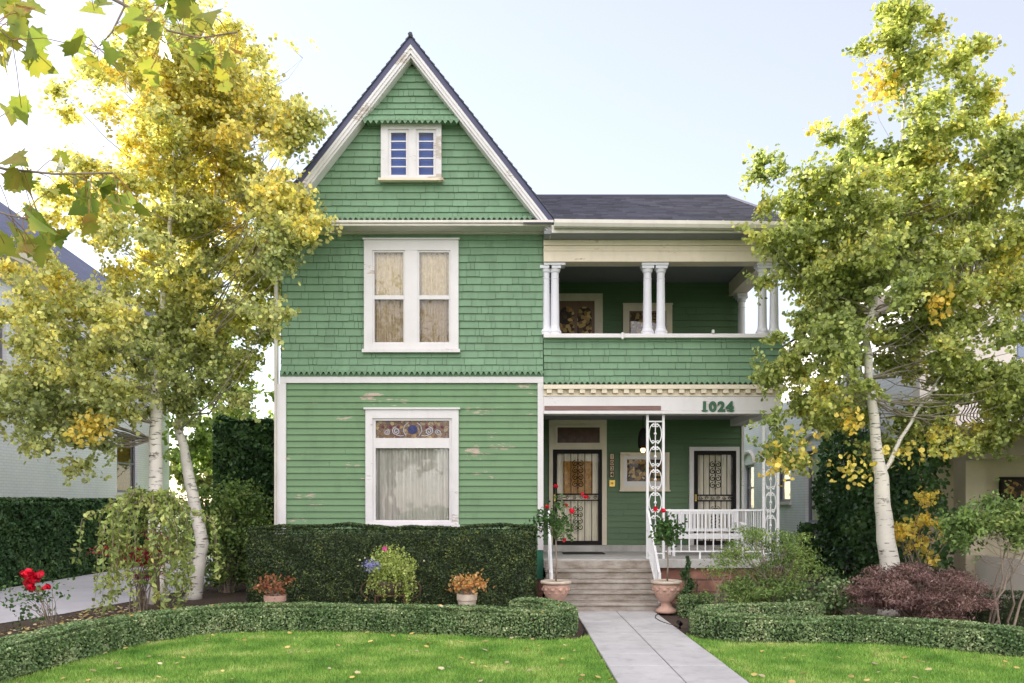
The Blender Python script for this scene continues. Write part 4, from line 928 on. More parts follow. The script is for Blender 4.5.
def tree(root, trunks, ells, nclump, per, cr, lsize, mat, tm='round', bark=None, seed=1, flat=.55, barkr=.022, extra=(), up=.4, start=.25, pshell=.42, crown_name='crown', twigs=True, cut=None):
    """ells: (cx,cy,cz, rx,ry,rz, weight). trunks: list of (points, radii)."""
    rg = np.random.default_rng(seed); rr = random.Random(seed)
    for pts, rs in trunks:
        m = MB(); m.tube(pts, rs, 12); m.build('trunk', bark or MT['birch'], root, smooth=True)
    wts = np.array([e[6] for e in ells], float); wts /= wts.sum()
    cen = []
    for k in rg.choice(len(ells), nclump, p=wts):
        e = ells[k]; cen.append(sub(rg, 1, e[:3], e[3:6], pshell)[0])
    cen = np.array(cen)
    allp = []; m = MB()
    for c in cen:
        kk = rg.uniform(.6, 1.35); n = int(per*kk)
        r = cr*kk**.5*rg.uniform(.8, 1.25)
        nt_ = max(6, n//16); dd = rg.normal(size=(nt_, 3)); dd[:, 2] = dd[:, 2]*flat+.12; dd /= np.linalg.norm(dd, axis=1)[:, None]; dd *= (r*rg.uniform(.55, 1.45, nt_))[:, None]
        ii = rg.integers(0, nt_, n); tt = rg.random(n)**.65
        q = dd[ii]*tt[:, None]+rg.normal(size=(n, 3))*lsize*.62; q[:, 2] -= .22*r*tt**2
        allp.append(c+q); drawn = rr.random() < .45
        # sprays that leave the clump
        for s in range(3):
            d = rg.normal(size=3); d[2] = abs(d[2])*.7; d /= np.linalg.norm(d); L = r*rg.uniform(1.0, 2.1); t = rg.random(int(n*.10))
            allp.append(c+d*L*t[:, None]+rg.normal(size=(len(t), 3))*r*.10)
            if twigs and drawn and s < 1: m.tube([tuple(c), tuple(c+d*L*.6)], [.004, .002], 3, cap=False)
        if twigs and drawn:
            tp, rs = trunks[rr.randrange(len(trunks))]
            # attach below the clump
            best = None
            for j in range(len(tp)):
                v = Vector(tp[j]); 
                if j/len(tp) < start: continue
                dz = c[2]-v.z; dh = math.hypot(c[0]-v.x, c[1]-v.y)
                cost = abs(dz-dh*.55)
                if best is None or cost < best[0]: best = (cost, v, rs[j])
            v = best[1]; L = (Vector(c)-v).length
            pts = curve_pts(v, c, (0, 0, -.08*L), 5, .025, rr); r0 = min(best[2]*.5, barkr*(.5+L*.35)); m.tube(pts, [r0*(1-.85*i/5) for i in range(6)], 5, cap=False)
    if twigs: m.build('branches', bark or MT['limb'], root, smooth=True)
    P = np.concatenate(allp+[np.asarray(x) for x in extra])
    if cut is not None: P = P[~cut(P)]
    P = P[~((P[:, 0] > -4.5) & (P[:, 0] < 5.3) & (P[:, 1] > 14.9) & (P[:, 1] < 36.5) & (P[:, 2] < 10.5))]   # no leaves inside the house
    ce = np.array([sum(e[j]*e[6] for e in ells)/sum(e[6] for e in ells) for j in range(3)]); ow = P-ce; ow[:, 2] *= .5; ow /= np.linalg.norm(ow, axis=1)[:, None]+1e-6
    cw = leaves(crown_name, P, lsize, mat, root, tm=tm, up=up, rng=rg, outward=ow*.7)
    return P
def ell(px, py, rx, ry, D, dy=0, dr=1.4, wt=None):
    s = D/F; return (X(px, D), D+dy, Z(py, D), rx*s, dr, ry*s, wt if wt is not None else rx*ry)
def trunkpts(px, D, r0, r1, up_to, wob=.05, seed=0, n=7):
    rr = random.Random(seed); base = [(X(a, D), D, Z(b, D)) for a, b in px]; base[0] = (base[0][0], base[0][1], -.05)
    out = []; 
    for a, b in zip(base[:-1], base[1:]):
        for i in range(n): t = i/n; out.append(tuple(a[k]+(b[k]-a[k])*t+(rr.gauss(0, wob*.25) if out else 0) for k in range(3)))
    out.append(base[-1]); N_ = len(out); rs = [r0+(r1-r0)*min(1, (i/(N_-1)*1.25)**(1.0 if i < N_*.35 else .8)) for i in range(N_)]; rs[0] *= 1.25
    return out, rs
# left aspens
D = 15.6
t1 = thing('aspen_tree', (X(160, D), D, 0), 'tall golden white barked aspen with upright trunk beside the driveway', 'tree', 'aspens beside the driveway')
tree(t1, [trunkpts([(158, 604), (155, 440), (160, 330), (175, 180), (178, 40)], D, .155, .02, 0, seed=1)],
     [ell(170, 60, 85, 60, D, 0, 1.0), ell(175, 140, 125, 95, D, 0, 1.5), ell(150, 250, 75, 85, D, 0, 1.6), ell(110, 350, 100, 85, D, -.3, 1.7), ell(60, 390, 55, 50, D, -.4, 1.0, 4200), ell(55, 295, 45, 35, D, -.2, .9, 2600), ell(80, 215, 35, 35, D, 0, .9, 1600), ell(135, 408, 90, 30, D, -.4, 1.1), ell(88, 445, 45, 25, D, -.6, .6)],
     245, 290, .33, .064, M_ASPL, seed=11, start=.22, barkr=.012)
D = 16.3
t2 = thing('aspen_tree', (X(192, D), D, 0), 'golden aspen whose white trunk leans left towards its upright neighbour', 'tree', 'aspens beside the driveway')
tree(t2, [trunkpts([(192, 599), (203, 545), (180, 430), (185, 330), (215, 200), (220, 60)], D, .155, .02, 0, seed=2)],
     [ell(225, 100, 75, 80, D, 0, 1.2), ell(230, 190, 90, 90, D, 0, 1.5), ell(215, 300, 90, 80, D, 0, 1.5), ell(255, 300, 50, 55, D, -.2, 1.0), ell(212, 375, 60, 45, D, -.2, 1.1), ell(280, 110, 40, 30, D, 0, .5, 2000), ell(284, 225, 32, 75, 14.5, 0, .35, 3600), ell(298, 130, 22, 30, 14.5, 0, .3, 800), ell(270, 330, 22, 35, 14.6, 0, .35, 900), ell(305, 70, 22, 14, D, 0, .4, 500)],
     205, 290, .33, .064, M_ASPL, seed=12, start=.30, barkr=.012)
# right aspen
D = 14.0
t3 = thing('aspen_tree', (X(889, D), D, 0), 'tall aspen with thick white trunk growing right of the porch', 'tree')
mm = MB()
tree(t3, [trunkpts([(891, 600), (889, 562), (883, 504), (876, 440), (867, 335), (893, 220), (905, 110), (900, 10)], D, .185, .02, 0, seed=3, n=5),
          trunkpts([(885, 500), (884, 470), (915, 415), (950, 360), (975, 290)], D, .05, .015, 0, seed=4)],
     [ell(900, 45, 48, 42, D, 0, .8), ell(915, 125, 68, 62, D, 0, 1.3), ell(843, 195, 78, 72, D, 0, 1.4), ell(960, 200, 75, 85, D, 0, 1.4), ell(885, 275, 110, 72, D, -.2, 1.6), ell(970, 345, 75, 78, D, -.2, 1.3), ell(1012, 255, 38, 70, D, 0, 1.0), ell(1000, 405, 42, 35, D, -.2, .8, 2200), ell(905, 330, 60, 40, D, .9, .8, 3500), ell(818, 365, 62, 62, D, -.3, 1.1), ell(850, 410, 60, 30, D, .9, .8), ell(780, 440, 28, 45, D, -.2, .5, 1500), ell(800, 240, 50, 60, D, 0, .9), ell(975, 75, 30, 35, D, 0, .5, 900), ell(765, 165, 22, 12, D, 0, .4, 350), ell(995, 160, 30, 50, D, 0, .8), ell(940, 440, 60, 30, D, .2, .8)],
     400, 280, .27, .058, M_ASPR, seed=13, start=.45, barkr=.012, cut=lambda P: (P[:, 1] < 14.15) & (P[:, 2] < Z(345, 14)) & (P[:, 2] > 1.5) & (np.abs(P[:, 0]-(X(871, 14)+(Z(345, 14)-P[:, 2])*.10)) < .42+.25*np.sin(P[:, 2]*5)))
o = t3.children[1]; o.location.z = 0
# fix: second stem springs from the trunk, not from the ground
me = o.data
for v in me.vertices:
    if v.co.z < Z(500, D)-.2: v.co.z = Z(480, D); v.co.x = X(884, D)-t3.location.x
# hanging yellow sprays on the right aspen
rg = np.random.default_rng(5); sp = []
for (px, py, rx, ry, n) in ((778, 462, 22, 28, 80), (940, 300, 14, 26, 130), (850, 470, 26, 20, 70), (800, 445, 26, 24, 50), (905, 455, 26, 16, 50), (900, 60, 30, 30, 160), (850, 420, 14, 14, 60), (835, 105, 16, 10, 40)):
    sp.append(sub(rg, n, (X(px, 13.2), 13.2 if py > 200 else 14, Z(py, 13.2)), (rx*13.2/F, .25, ry*13.2/F)))
leaves('yellow_leaves', np.concatenate(sp), .075, M_YEL, t3, tm='round', up=.2)
sp = []
for (px, py, rx, ry, n) in ((85, 430, 22, 22, 160), (100, 425, 18, 14, 80), (210, 60, 40, 40, 100)): sp.append(sub(rg, n, (X(px, 14.6), 14.6, Z(py, 14.6)), (rx*14.6/F, .25, ry*14.6/F)))
leaves('yellow_leaves', np.concatenate(sp), .08, M_YEL, t1, tm='round', up=.2)

# overhanging maple: trunk stands left of the view, limbs reach over the lawn
mt_ = thing('maple_tree', (-4.7, 1.2, 0), 'large maple with lobed leaves whose twigs hang into the top left corner', 'tree')
mb = MB(); mb.tube([(-4.7, 1.2, -.05), (-4.68, 1.25, 1.5), (-4.6, 1.3, 3.2), (-4.5, 1.4, 5.2), (-4.4, 1.3, 7.5)], [.27, .22, .19, .14, .05], 14); mb.build('trunk', MT['darkbark'], mt_, smooth=True)
mb = MB(); lf = []
def W3(px, py, D): return Vector((X(px, D), D, Z(py, D)))
tw = [[(-4.55, 1.35, 4.4), tuple(W3(-160, -60, 3.1)), tuple(W3(60, -30, 3.0)), tuple(W3(130, 8, 3.0)), tuple(W3(165, 30, 3.0)), tuple(W3(200, 38, 3.0)), tuple(W3(238, 32, 3.0))],
      [tuple(W3(122, -20, 3.0)), tuple(W3(124, 8, 3.0)), tuple(W3(112, 32, 3.0)), tuple(W3(98, 48, 3.0))],
      [(-4.6, 1.3, 3.4), tuple(W3(-200, 120, 3.0)), tuple(W3(-30, 160, 2.9)), tuple(W3(5, 169, 2.9)), tuple(W3(55, 174, 2.9)), tuple(W3(113, 173, 2.9))],
      [tuple(W3(-40, 160, 2.9)), tuple(W3(-20, 205, 2.8)), tuple(W3(8, 215, 2.8)), tuple(W3(22, 218, 2.8))],
      [tuple(W3(-160, -60, 3.1)), tuple(W3(-60, -10, 2.8)), tuple(W3(-10, 22, 2.8)), tuple(W3(12, 40, 2.8))]]
for t in tw:
    n = len(t); mb.tube(t, [.0035+.03*(1-i/(n-1))**4 if t[0][0] < -4 else .0045-.0025*i/(n-1) for i in range(n)], 6)
mb.build('branches', MT['twig'], mt_, smooth=True)
lv = [(8, 5, 1), (15, 25, 1.1), (30, 45, 1.2), (5, 40, 1.1), (38, 62, 1), (20, 12, 1), (3, 60, .9), (8, 112, .95), (75, 45, .8), (72, 47, .7), (113, 62, .85), (125, 35, .8), (100, 3, .8), (135, 18, .8), (150, 70, .7), (142, 62, .6), (165, 45, .7),
      (185, 8, 1.15), (200, 20, 1.0), (170, 2, .9), (213, 35, .6), (222, 75, .55), (192, 60, .75), (205, 58, .6), (155, 30, .6), (176, 26, .6), (235, 50, .5), (98, 62, .4), (128, 85, .35),
      (14, 160, .9), (22, 182, .9), (12, 178, .8), (60, 165, .5), (62, 190, .45), (88, 192, .95), (85, 203, .9), (108, 186, .85), (120, 205, .7), (90, 228, .6), (74, 178, .5), (130, 200, .5),
      (18, 235, 1.0), (40, 225, .9), (30, 214, .7), (45, 245, .8), (5, 245, .9), (36, 250, .7), (58, 238, .5)]
rg = np.random.default_rng(3)
P = []
lv += [(a+rg.uniform(-14, 14), b+rg.uniform(-12, 14), c*rg.uniform(.6, .95)) for a, b, c in lv]
for (px, py, s_) in lv:
    D = rg.uniform(2.75, 3.15)*1.0; p_ = W3(px, py, D); P.append((p_, s_))
TWP = [Vector(a).lerp(Vector(b), j/8) for t in tw for a, b in zip(t[:-1], t[1:]) for j in range(9)]
mb = MB()
for p_, s_ in P:
    q = min(TWP, key=lambda v: (v-p_).length); mid_ = q.lerp(p_, .5)+Vector((0, 0, .015)); mb.tube([tuple(q), tuple(mid_), tuple(p_)], .0014, 4)
mb.build('leaf_stalks', paint('leaf_stalk', (.30, .16, .06), .6), mt_)['kind'] = 'stuff'
for grp, szz in ((lambda s: s > .85, .128), (lambda s: .6 < s <= .85, .10), (lambda s: s <= .6, .065)):
    Q = np.array([tuple(p) for p, s in P if grp(s)])
    leaves('leaves', Q, szz, M_MAP, mt_, tm='maple', up=.25, sv=.15, droop=1.3, rng=np.random.default_rng(int(szz*1000)), outward=np.array([0, -.45, 0]))
# the rest of its crown, above and behind the viewpoint
cl = []
for k in range(60):
    c = sub(rg, 1, (-6.0, -.8, 7.8), (3.6, 3.2, 2.6), .5)[0]; cl.append(c+rg.normal(size=(45, 3))*.42)
Q = np.concatenate(cl); ok = ~((Q[:, 1] > .2) & (Q[:, 0] > -.7*Q[:, 1]-3.2)); leaves('crown', Q[ok], .15, M_MAP, mt_, tm='maple', up=.5, droop=.5)

# hedges ------------------------------------------------------------
def hedge(name, path, wdt, hgt, lsize, dens, mat, label, z0=0, tm='oval', seed=1, cat='hedge', round_=.06, group=None, wob=.03, up=.3):
    path = [Vector((x, y, 0)) for x, y in path]; rg = np.random.default_rng(seed)
    # resample
    pts = [path[0]]
    for a, b in zip(path[:-1], path[1:]):
        n = max(1, int((b-a).length/.12))
        for i in range(1, n+1): pts.append(a.lerp(b, i/n))
    # smooth
    for _ in range(4): pts = [pts[0]]+[(pts[i-1]+pts[i]*2+pts[i+1])/4 for i in range(1, len(pts)-1)]+[pts[-1]]
    c = sum(pts, Vector())/len(pts); root = thing(name, (pts[len(pts)//2].x, pts[len(pts)//2].y, z0), label, cat, group)
    m = MB(); hw = wdt/2-.035-wob*1.15; nrm = []
    for i in range(len(pts)):
        t = (pts[min(i+1, len(pts)-1)]-pts[max(i-1, 0)]).normalized(); nrm.append(Vector((t.y, -t.x, 0)))
    for p_, n_ in zip(pts, nrm):
        for s, z in ((1, 0), (1, hgt-.15-wob), (.85, hgt-.085-wob), (-.85, hgt-.085-wob), (-1, hgt-.15-wob), (-1, 0)):
            q = p_+n_*hw*s; m.v.append((q.x, q.y, z0+z))
    for i in range(len(pts)-1):
        for j in range(5): a = i*6+j; m.f.append((a, a+1, a+7, a+6))
    m.f.append((0, 1, 2, 3, 4, 5)); e = (len(pts)-1)*6; m.f.append(tuple(reversed(range(e, e+6))))
    m.build('hedge_core', CORE, root)
    Lt = sum((b-a).length for a, b in zip(pts[:-1], pts[1:])); per = wdt+2*hgt; n = int(Lt*per*dens); ne = int(wdt*hgt*dens)
    PX = np.array([(p_.x, p_.y) for p_ in pts]); NX = np.array([(q.x, q.y) for q in nrm]); seg = np.r_[0, np.cumsum(np.linalg.norm(np.diff(PX, axis=0), axis=1))]
    u = rg.uniform(0, seg[-1], n); i = np.clip(np.searchsorted(seg, u)-1, 0, len(seg)-2); f = (u-seg[i])/(seg[i+1]-seg[i])
    C = PX[i]*(1-f)[:, None]+PX[i+1]*f[:, None]; NN = NX[i]*(1-f)[:, None]+NX[i+1]*f[:, None]
    s = rg.uniform(0, per, n); off = np.where(s < hgt, wdt/2, np.where(s < hgt+wdt, wdt/2-(s-hgt), -wdt/2)); zz = np.where(s < hgt, s, np.where(s < hgt+wdt, hgt, s-hgt-wdt))
    # rounded shoulders and lumps
    lump = wob*(np.sin(u*2.1+seed)+np.sin(u*5.3+1.7*zz*6+seed*2)*.6+np.sin(u*11.7+zz*15)*.35)
    ed = np.minimum(1, np.maximum(0, (np.abs(off)-(wdt/2-round_))/round_))*np.minimum(1, np.maximum(0, (zz-(hgt-round_))/round_))
    k = 1-ed*.30
    side = (s < hgt) | (s > hgt+wdt); dep = rg.exponential(.018, n)-.012
    off = np.where(side, np.sign(off)*(np.abs(off)+lump*.6-dep), off*k); zz = np.where(side, zz*np.where(ed > 0, 1-ed*.06, 1), zz+lump*.45-dep)
    # dips
    Pp = np.c_[C+NN*off[:, None], z0+zz]
    out = np.where(side[:, None], np.c_[NN*np.sign(off)[:, None], np.zeros(n)], np.array([0, 0, 1.0]))
    # end caps
    E = []; EO = []
    for idx, sg in ((0, -1), (len(pts)-1, 1)):
        p_ = pts[idx]; n_ = nrm[idx]; t = Vector((-n_.y, n_.x, 0))*sg
        a = rg.uniform(-wdt/2, wdt/2, ne); zc = rg.uniform(0, hgt, ne); d = .02+rg.normal(0, .012, ne)
        E.append(np.c_[p_.x+n_.x*a+t.x*d, p_.y+n_.y*a+t.y*d, z0+zc]); EO.append(np.tile((t.x, t.y, 0), (ne, 1)))
    P = np.concatenate([Pp]+E); O = np.concatenate([out]+EO)
    leaves('foliage', P, lsize, mat, root, tm=tm, up=up, rng=rg, outward=O*.8)
    return root
hedge('box_hedge', HL, .46, .37, .028, 5600, M_BOX, 'low clipped box hedge curving round the left lawn', seed=2, wob=.022)
hedge('box_hedge', HR, .44, .32, .028, 5600, M_BOX, 'low clipped box hedge with hooked end edging the right lawn', seed=3, wob=.020)
hedge('box_hedge', [(2.75, 13.75), (3.4, 13.8), (4.3, 13.75), (5.2, 13.6)], .45, .34, .030, 3400, M_BOX, 'short box hedge against the red stone porch base', seed=4, wob=.02)
hedge('yew_hedge', [(-4.32, 14.35), (.36, 14.35)], .85, 1.44, .046, 4400, M_YEW, 'tall dark clipped yew hedge under the ground floor window', seed=5, tm='sprig', wob=.055)
hedge('laurel_hedge', [(-11.55, 13.5), (-11.5, 20), (-11.45, 26.5)], 1.1, 1.92, .085, 900, M_HED, 'long dark clipped hedge beside the left neighbour house', seed=6, wob=.05)
hedge('evergreen_screen', [(-7.0, 20.6), (-4.5, 20.8)], 1.5, 3.75, .10, 800, M_HED, 'high dark evergreen hedge filling the gap left of the green house', seed=7, wob=.20)
hedge('dark_hedge', [(6.9, 12.9), (8.0, 12.3), (9.5, 11.6)], .7, .5, .04, 2200, M_YEW, 'low dark hedge under the small multi stemmed tree', seed=8, tm='sprig')
# garden edging
def tubeobj(name, pts, r, mat, label, cat): 
    m = MB(); m.tube(pts, r, 6); o = m.build(name, mat, loc=pts[0]); return tag(o, label, cat)
tubeobj('lawn_edging', [(x, y, .02) for x, y in l_in[1:-1]]+[(.98, 11.55, .02), (1.02, 11.95, .02)], .016, MT['blackiron'], 'thin black edging strip between the left lawn and its box hedge', 'edging')
tubeobj('lawn_edging', [(x, y, .02) for x, y in [(2.42, 11.8)]+r_in[1:]], .016, MT['blackiron'], 'thin black edging strip between the right lawn and its box hedge', 'edging')

# generic shrub made of leaf clumps on stems
def shrub(name, base, c, r, ncl, per, cr, ls, mat, label, cat='shrub', tm='oval', flat=.7, up=.4, seed=1, stem=.012, bark=None, droop=None, pshell=.5, nst=None, group=None, flowers=None):
    root = thing(name, base, label, cat, group); rg = np.random.default_rng(seed); rr = random.Random(seed)
    cen = sub(rg, ncl, c, r, pshell); m = MB(); al = []
    cen[:, 2] = np.maximum(cen[:, 2], .08)
    for q in cen:
        k = rg.uniform(.6, 1.4); al.append(q+rg.normal(size=(int(per*k), 3))*np.array([cr, cr, cr*flat])*.6*k**.5)
        b = Vector(base)+Vector((rr.gauss(0, .05), rr.gauss(0, .05), 0)); L = (Vector(q)-b).length
        m.tube(curve_pts(b, q, ((base[0]-q[0])*.1, 0, .12*L), 4, .03, rr), [stem*(1-.8*i/4) for i in range(5)], 4, cap=False)
    m.build('stems', bark or MT['twig'], root, smooth=True)
    P = np.concatenate(al); P = P[P[:, 2] > .01]
    leaves('foliage', P, ls, mat, root, tm=tm, up=up, rng=rg, droop=droop)
    return root, cen
D = 12.5
shrub('japanese_maple', (X(918, D), D, 0), (X(918, D), D, .52), (.98, .75, .42), 130, 200, .15, .055, M_RED, 'purple leaved dwarf japanese maple mounded at the foot of the right aspen', tm='lance', flat=.35, droop=.6, seed=21, pshell=.35)
D = 13.3
shrub('nandina_shrub', (X(775, D), D, 0), (X(768, D), D, .80), (.90, .5, .78), 95, 100, .16, .062, M_SHR, 'feathery bright green shrub in front of the porch railing', tm='lance', flat=.35, seed=22, pshell=.45)
shrub('nandina_shrub', (X(720, 13.1), 13.1, 0), (X(735, 13.1), 13.1, .55), (.55, .35, .42), 26, 80, .15, .058, M_SHR, 'smaller feathery green shrub just right of the stair urn', tm='lance', flat=.35, seed=23)
shrub('green_shrub', (X(830, 13.3), 13.3, 0), (X(820, 13.3), 13.3, .42), (.75, .4, .36), 34, 90, .16, .05, M_BOX, 'low dark green shrub between the feathery shrub and purple maple', tm='oval', seed=24)
shrub('yellow_shrub', (X(915, 14.9), 14.9, 0), (X(915, 14.9), 14.9, 1.3), (.7, .4, .75), 16, 45, .15, .085, M_YEL, 'shrub with bright yellow autumn leaves behind the right aspen trunk', seed=25)
shrub('garden_shrub', (X(228, 17.5), 17.5, 0), (X(222, 17.5), 17.6, 1.2), (.95, .6, 1.05), 75, 170, .26, .06, M_SHR, 'loose green shrub between the leaning aspen and the yew hedge', seed=26)
shrub('red_shrub', (X(140, 14.4), 14.4, 0), (X(142, 14.4), 14.4, .95), (.62, .35, .42), 26, 110, .15, .075, M_REDB, 'crimson leaved shrub glimpsed behind the weeping tree', tm='lance', flat=.4, seed=27)
shrub('flowering_shrub', (X(50, 12.0), 12.0, 0), (X(35, 12.0), 12.0, .45), (.62, .4, .36), 26, 12, .12, .05, M_ROSE, 'sparse rose bush with crimson blooms beside the driveway', 'rose bush', seed=28, stem=.006)
rb = [o for o in bpy.data.objects if o.name.startswith('flowering_shrub')][0]; rb.name = 'rose_bush'
def blossom(par, p, r, n=26, seed=0, mat=None, name='flower'):
    rg = np.random.default_rng(seed); q = sub(rg, n, p, (r*.75, r*.75, r*.6), .4); o = (q-np.array(p))/r
    return leaves(name, q, r*1.0, mat or PET, par, tm='round', up=.2, rng=rg, outward=o*2.0)
for k, (px, py, r) in enumerate(((22, 575, .075), (31, 572, .075), (27, 583, .08), (36, 579, .08), (42, 574, .06), (34, 587, .06), (49, 587, .05), (39, 589, .045))):
    blossom(rb, (X(px, 11.9), 11.9+random.uniform(-.08, .08), Z(py, 11.9)), r, 34, k)
mb = MB(); mb.tube([(X(50, 12), 12, 0), (X(45, 12), 11.95, .4), (X(34, 11.9), 11.9, Z(586, 11.9))], .009, 5); mb.build('flower_stem', MT['twig'], rb)
# weeping tree
D = 12.95; wt = thing('weeping_tree', (X(157, D), D, 0), 'small weeping tree with cascading leafy branches in front of the aspen trunks', 'tree')
mb = MB(); mb.tube([(X(157, D), D, -.05), (X(157, D), D, .6), (X(155, D), D, 1.2), (X(152, D), D, 1.83)], [.05, .042, .038, .03], 10); mb.build('trunk', MT['darkbark'], wt, smooth=True)
rr = random.Random(4); rg = np.random.default_rng(4); mb = MB(); al = []
for k in range(42):
    a = 2*math.pi*rr.random(); R = rr.uniform(.40, 1.02)*(1 if k % 4 else .7); top = Vector((X(152, D), D, 1.80)); 
    end = top+Vector((math.cos(a)*R*1.0, math.sin(a)*R*.7, 0)); zl = rr.uniform(.05, .95) if R > .5 else rr.uniform(.5, 1.4)
    hh = rr.uniform(.02, .28); pts = [top]+[top.lerp(end, t)+Vector((0, 0, hh*math.sin(math.pi*t)-.28*R*t*t)) for t in (.25, .5, .75)]
    last = pts[-1]; n = 7
    for i in range(1, n+1): t = i/n; pts.append(Vector((end.x+(math.cos(a))*.08*t+rr.gauss(0, .012), end.y+rr.gauss(0, .012), last.z+(zl-last.z)*t)))
    mb.tube(pts, [.009*(1-.8*i/(len(pts)-1)) for i in range(len(pts))], 4, cap=False)
    A = np.array([tuple(p) for p in pts]); dd = np.r_[0, np.cumsum(np.linalg.norm(np.diff(A, axis=0), axis=1))]; m_ = int(dd[-1]*46)
    u = rg.uniform(.15, dd[-1], m_); al.append(np.c_[[np.interp(u, dd, A[:, j]) for j in range(3)]].T+rg.normal(0, .036, (m_, 3)))
mb.build('branches', MT['twig'], wt, smooth=True); leaves('foliage', np.concatenate(al), .082, M_WEEP, wt, tm='lance2', up=.1, droop=1.2, sv=.5, rng=rg)
# climbing vine on the right house
rg = np.random.default_rng(9); n = 15000
yv = rg.uniform(15.6, 23.9, n); top = 3.5+.45*np.sin(yv*1.3)+.3*np.sin(yv*3.7+1)+.15*np.sin(yv*9); zv = rg.random(n)**.9*top
xv = XRt-.10-np.abs(.28*(.5+.5*np.sin(yv*2.2+zv*1.9))*(.5+.5*np.sin(yv*4.1-zv*3.1))+rg.normal(0, .09, n)); ok = ~((yv > 22.2) & (yv < 24.0) & (zv > 1.3) & (zv < 3.5)); 
ok &= ~((yv < 17.3)&(zv<2.8)&(rg.random(n)<.4))
vn = thing('climbing_vine', (XRt-.1, 17.6, 0), 'dark green creeper covering the side of the right house', 'vine')
leaves('foliage', np.c_[xv, yv, zv][ok], .095, M_IVY, vn, tm='maple', up=.0, droop=.8, rng=rg, outward=np.array([-1.0, -.6, 0]))
mb = MB(); rr = random.Random(2)
for k in range(16):
    y = rr.uniform(17, 22); z = 0; pts = []
    for j in range(8): pts.append((XRt-.03-rr.random()*.05, y, z)); y += rr.gauss(0, .25); z += .5
    mb.tube(pts, [.03*(1-j/9) for j in range(8)], 5)
mb.build('stems', MT['darkbark'], vn)
# small multi stem tree at right
D = 12.2; sm = thing('small_tree', (X(1003, D), D, 0), 'small multi stemmed tree with spreading crown at right edge', 'tree')
rr = random.Random(6); trs = []
for k in range(6):
    bx = X(1003, D)+rr.uniform(-.22, .25); by_ = D+rr.uniform(-.15, .15); tx = X(985+rr.uniform(-25, 60), D); ty = D+rr.uniform(-.4, .4)
    pts = curve_pts((bx, by_, -.03), (tx, ty, 1.35+rr.uniform(-.1, .2)), (rr.uniform(-.12, .12), 0, 0), 7, .02, rr); trs.append(([tuple(p) for p in pts], [.019*(1-.6*i/7) for i in range(8)]))
tree(sm, trs, [(X(1005, D), D, 1.58, .72, .55, .34, 1), (X(965, D), D, 1.45, .3, .3, .26, .25), (X(1060, D), D, 1.6, .5, .5, .3, .5)], 85, 75, .17, .06, M_SHR, tm='lance2', bark=MT['twig'], seed=31, start=.5, barkr=.004)
# background trees
D = 30; bt = thing('background_tree', (X(232, D), D, 0), 'pale green tree glowing behind the gap left of the house', 'tree')
tree(bt, [([(X(232, D), D, -.05), (X(235, D), D, 2), (X(240, D), D, 4.5)], [.2, .15, .05])], [ell(235, 430, 70, 65, D, 0, 1.8), ell(205, 350, 60, 60, D, 0, 1.6)], 75, 130, .55, .13, M_PALE, bark=MT['darkbark'], seed=32)
D = 24; bt = thing('background_tree', (14.2, D, 0), 'olive green tree rising behind the right neighbour roof', 'tree')
tree(bt, [([(14.2, D+11, -.05), (14.2, D+11, 4), (14.2, D+11, 9)], [.25, .2, .06])], [(14.2, D+11, 10.3, 3.4, 2.5, 2.4, 1), (18, D+11, 10.5, 3.0, 2.5, 2.5, 1)], 110, 130, .6, .16, M_OLV, bark=MT['darkbark'], seed=33)
bt.location.y += 0
for k, (x, y, r, hh) in enumerate(((-19, 58, 5, 6), (14, 62, 6, 7))):
    bt = thing('background_tree', (x, y, 0), ['distant olive tree far behind the pale green tree in the driveway gap', 'distant olive tree far beyond the side yard right of the porch'][k], 'tree')
    tree(bt, [([(x, y, -.05), (x, y, hh*.5), (x, y, hh*.8)], [.35, .25, .1])], [(x, y, hh*.62, r*.8, r*.6, hh*.38, 1)], 45, 90, 1.0, .34, M_OLV, bark=MT['darkbark'], seed=40+k)

# =================================================================== POTS AND SMALL THINGS
def urn(x, y, label, full=True):
    o = thing('pedestal_urn', (x, y, .03), label, 'planter', 'terracotta urns flanking the steps'); z = .03
    wob = lambda a, zz: .035*abs(math.sin(a*4)) if .30 < zz-z < .45 else 0
    mb = MB(); mb.lathe(x, y, [(.165, z), (.175, z+.02), (.172, z+.05), (.13, z+.075), (.09, z+.11), (.082, z+.16), (.12, z+.19), (.135, z+.20), (.15, z+.24), (.185, z+.30), (.20, z+.36), (.212, z+.45), (.205, z+.475)], 40, wob)
    for k in range(10):
        a = 2*math.pi*k/10; mb.ball((x+.20*math.cos(a), y+.20*math.sin(a), z+.39), .038, 8, 5, 1, 1, .9); mb.ball((x+.205*math.cos(a+.3), y+.205*math.sin(a+.3), z+.425), .024, 6, 4)
        mb.ball((x+.183*math.cos(a+.3), y+.183*math.sin(a+.3), z+.335), .026, 6, 4)
    mb.build('urn_body', MT['terracotta'], o, smooth=True)
    mb = MB(); mb.lathe(x, y, [(.205, z+.476), (.245, z+.485), (.255, z+.50), (.25, z+.53), (.225, z+.535), (.215, z+.50), (.02, z+.495)], 40); mb.build('urn_rim', MT['terrim'], o, smooth=True)
    mb = MB(); mb.lathe(x, y, [(.21, z+.497), (.18, z+.51), (.05, z+.515)], 20); mb.build('soil', MT['soil'], o, smooth=True)
    return z+.51
z_ = urn(X(666, 14.0), 14.0-.02, 'terracotta pedestal urn right of the steps beside the stair railing')
urn(.72, 13.95, 'terracotta urn left of the steps half hidden by the hedge end')
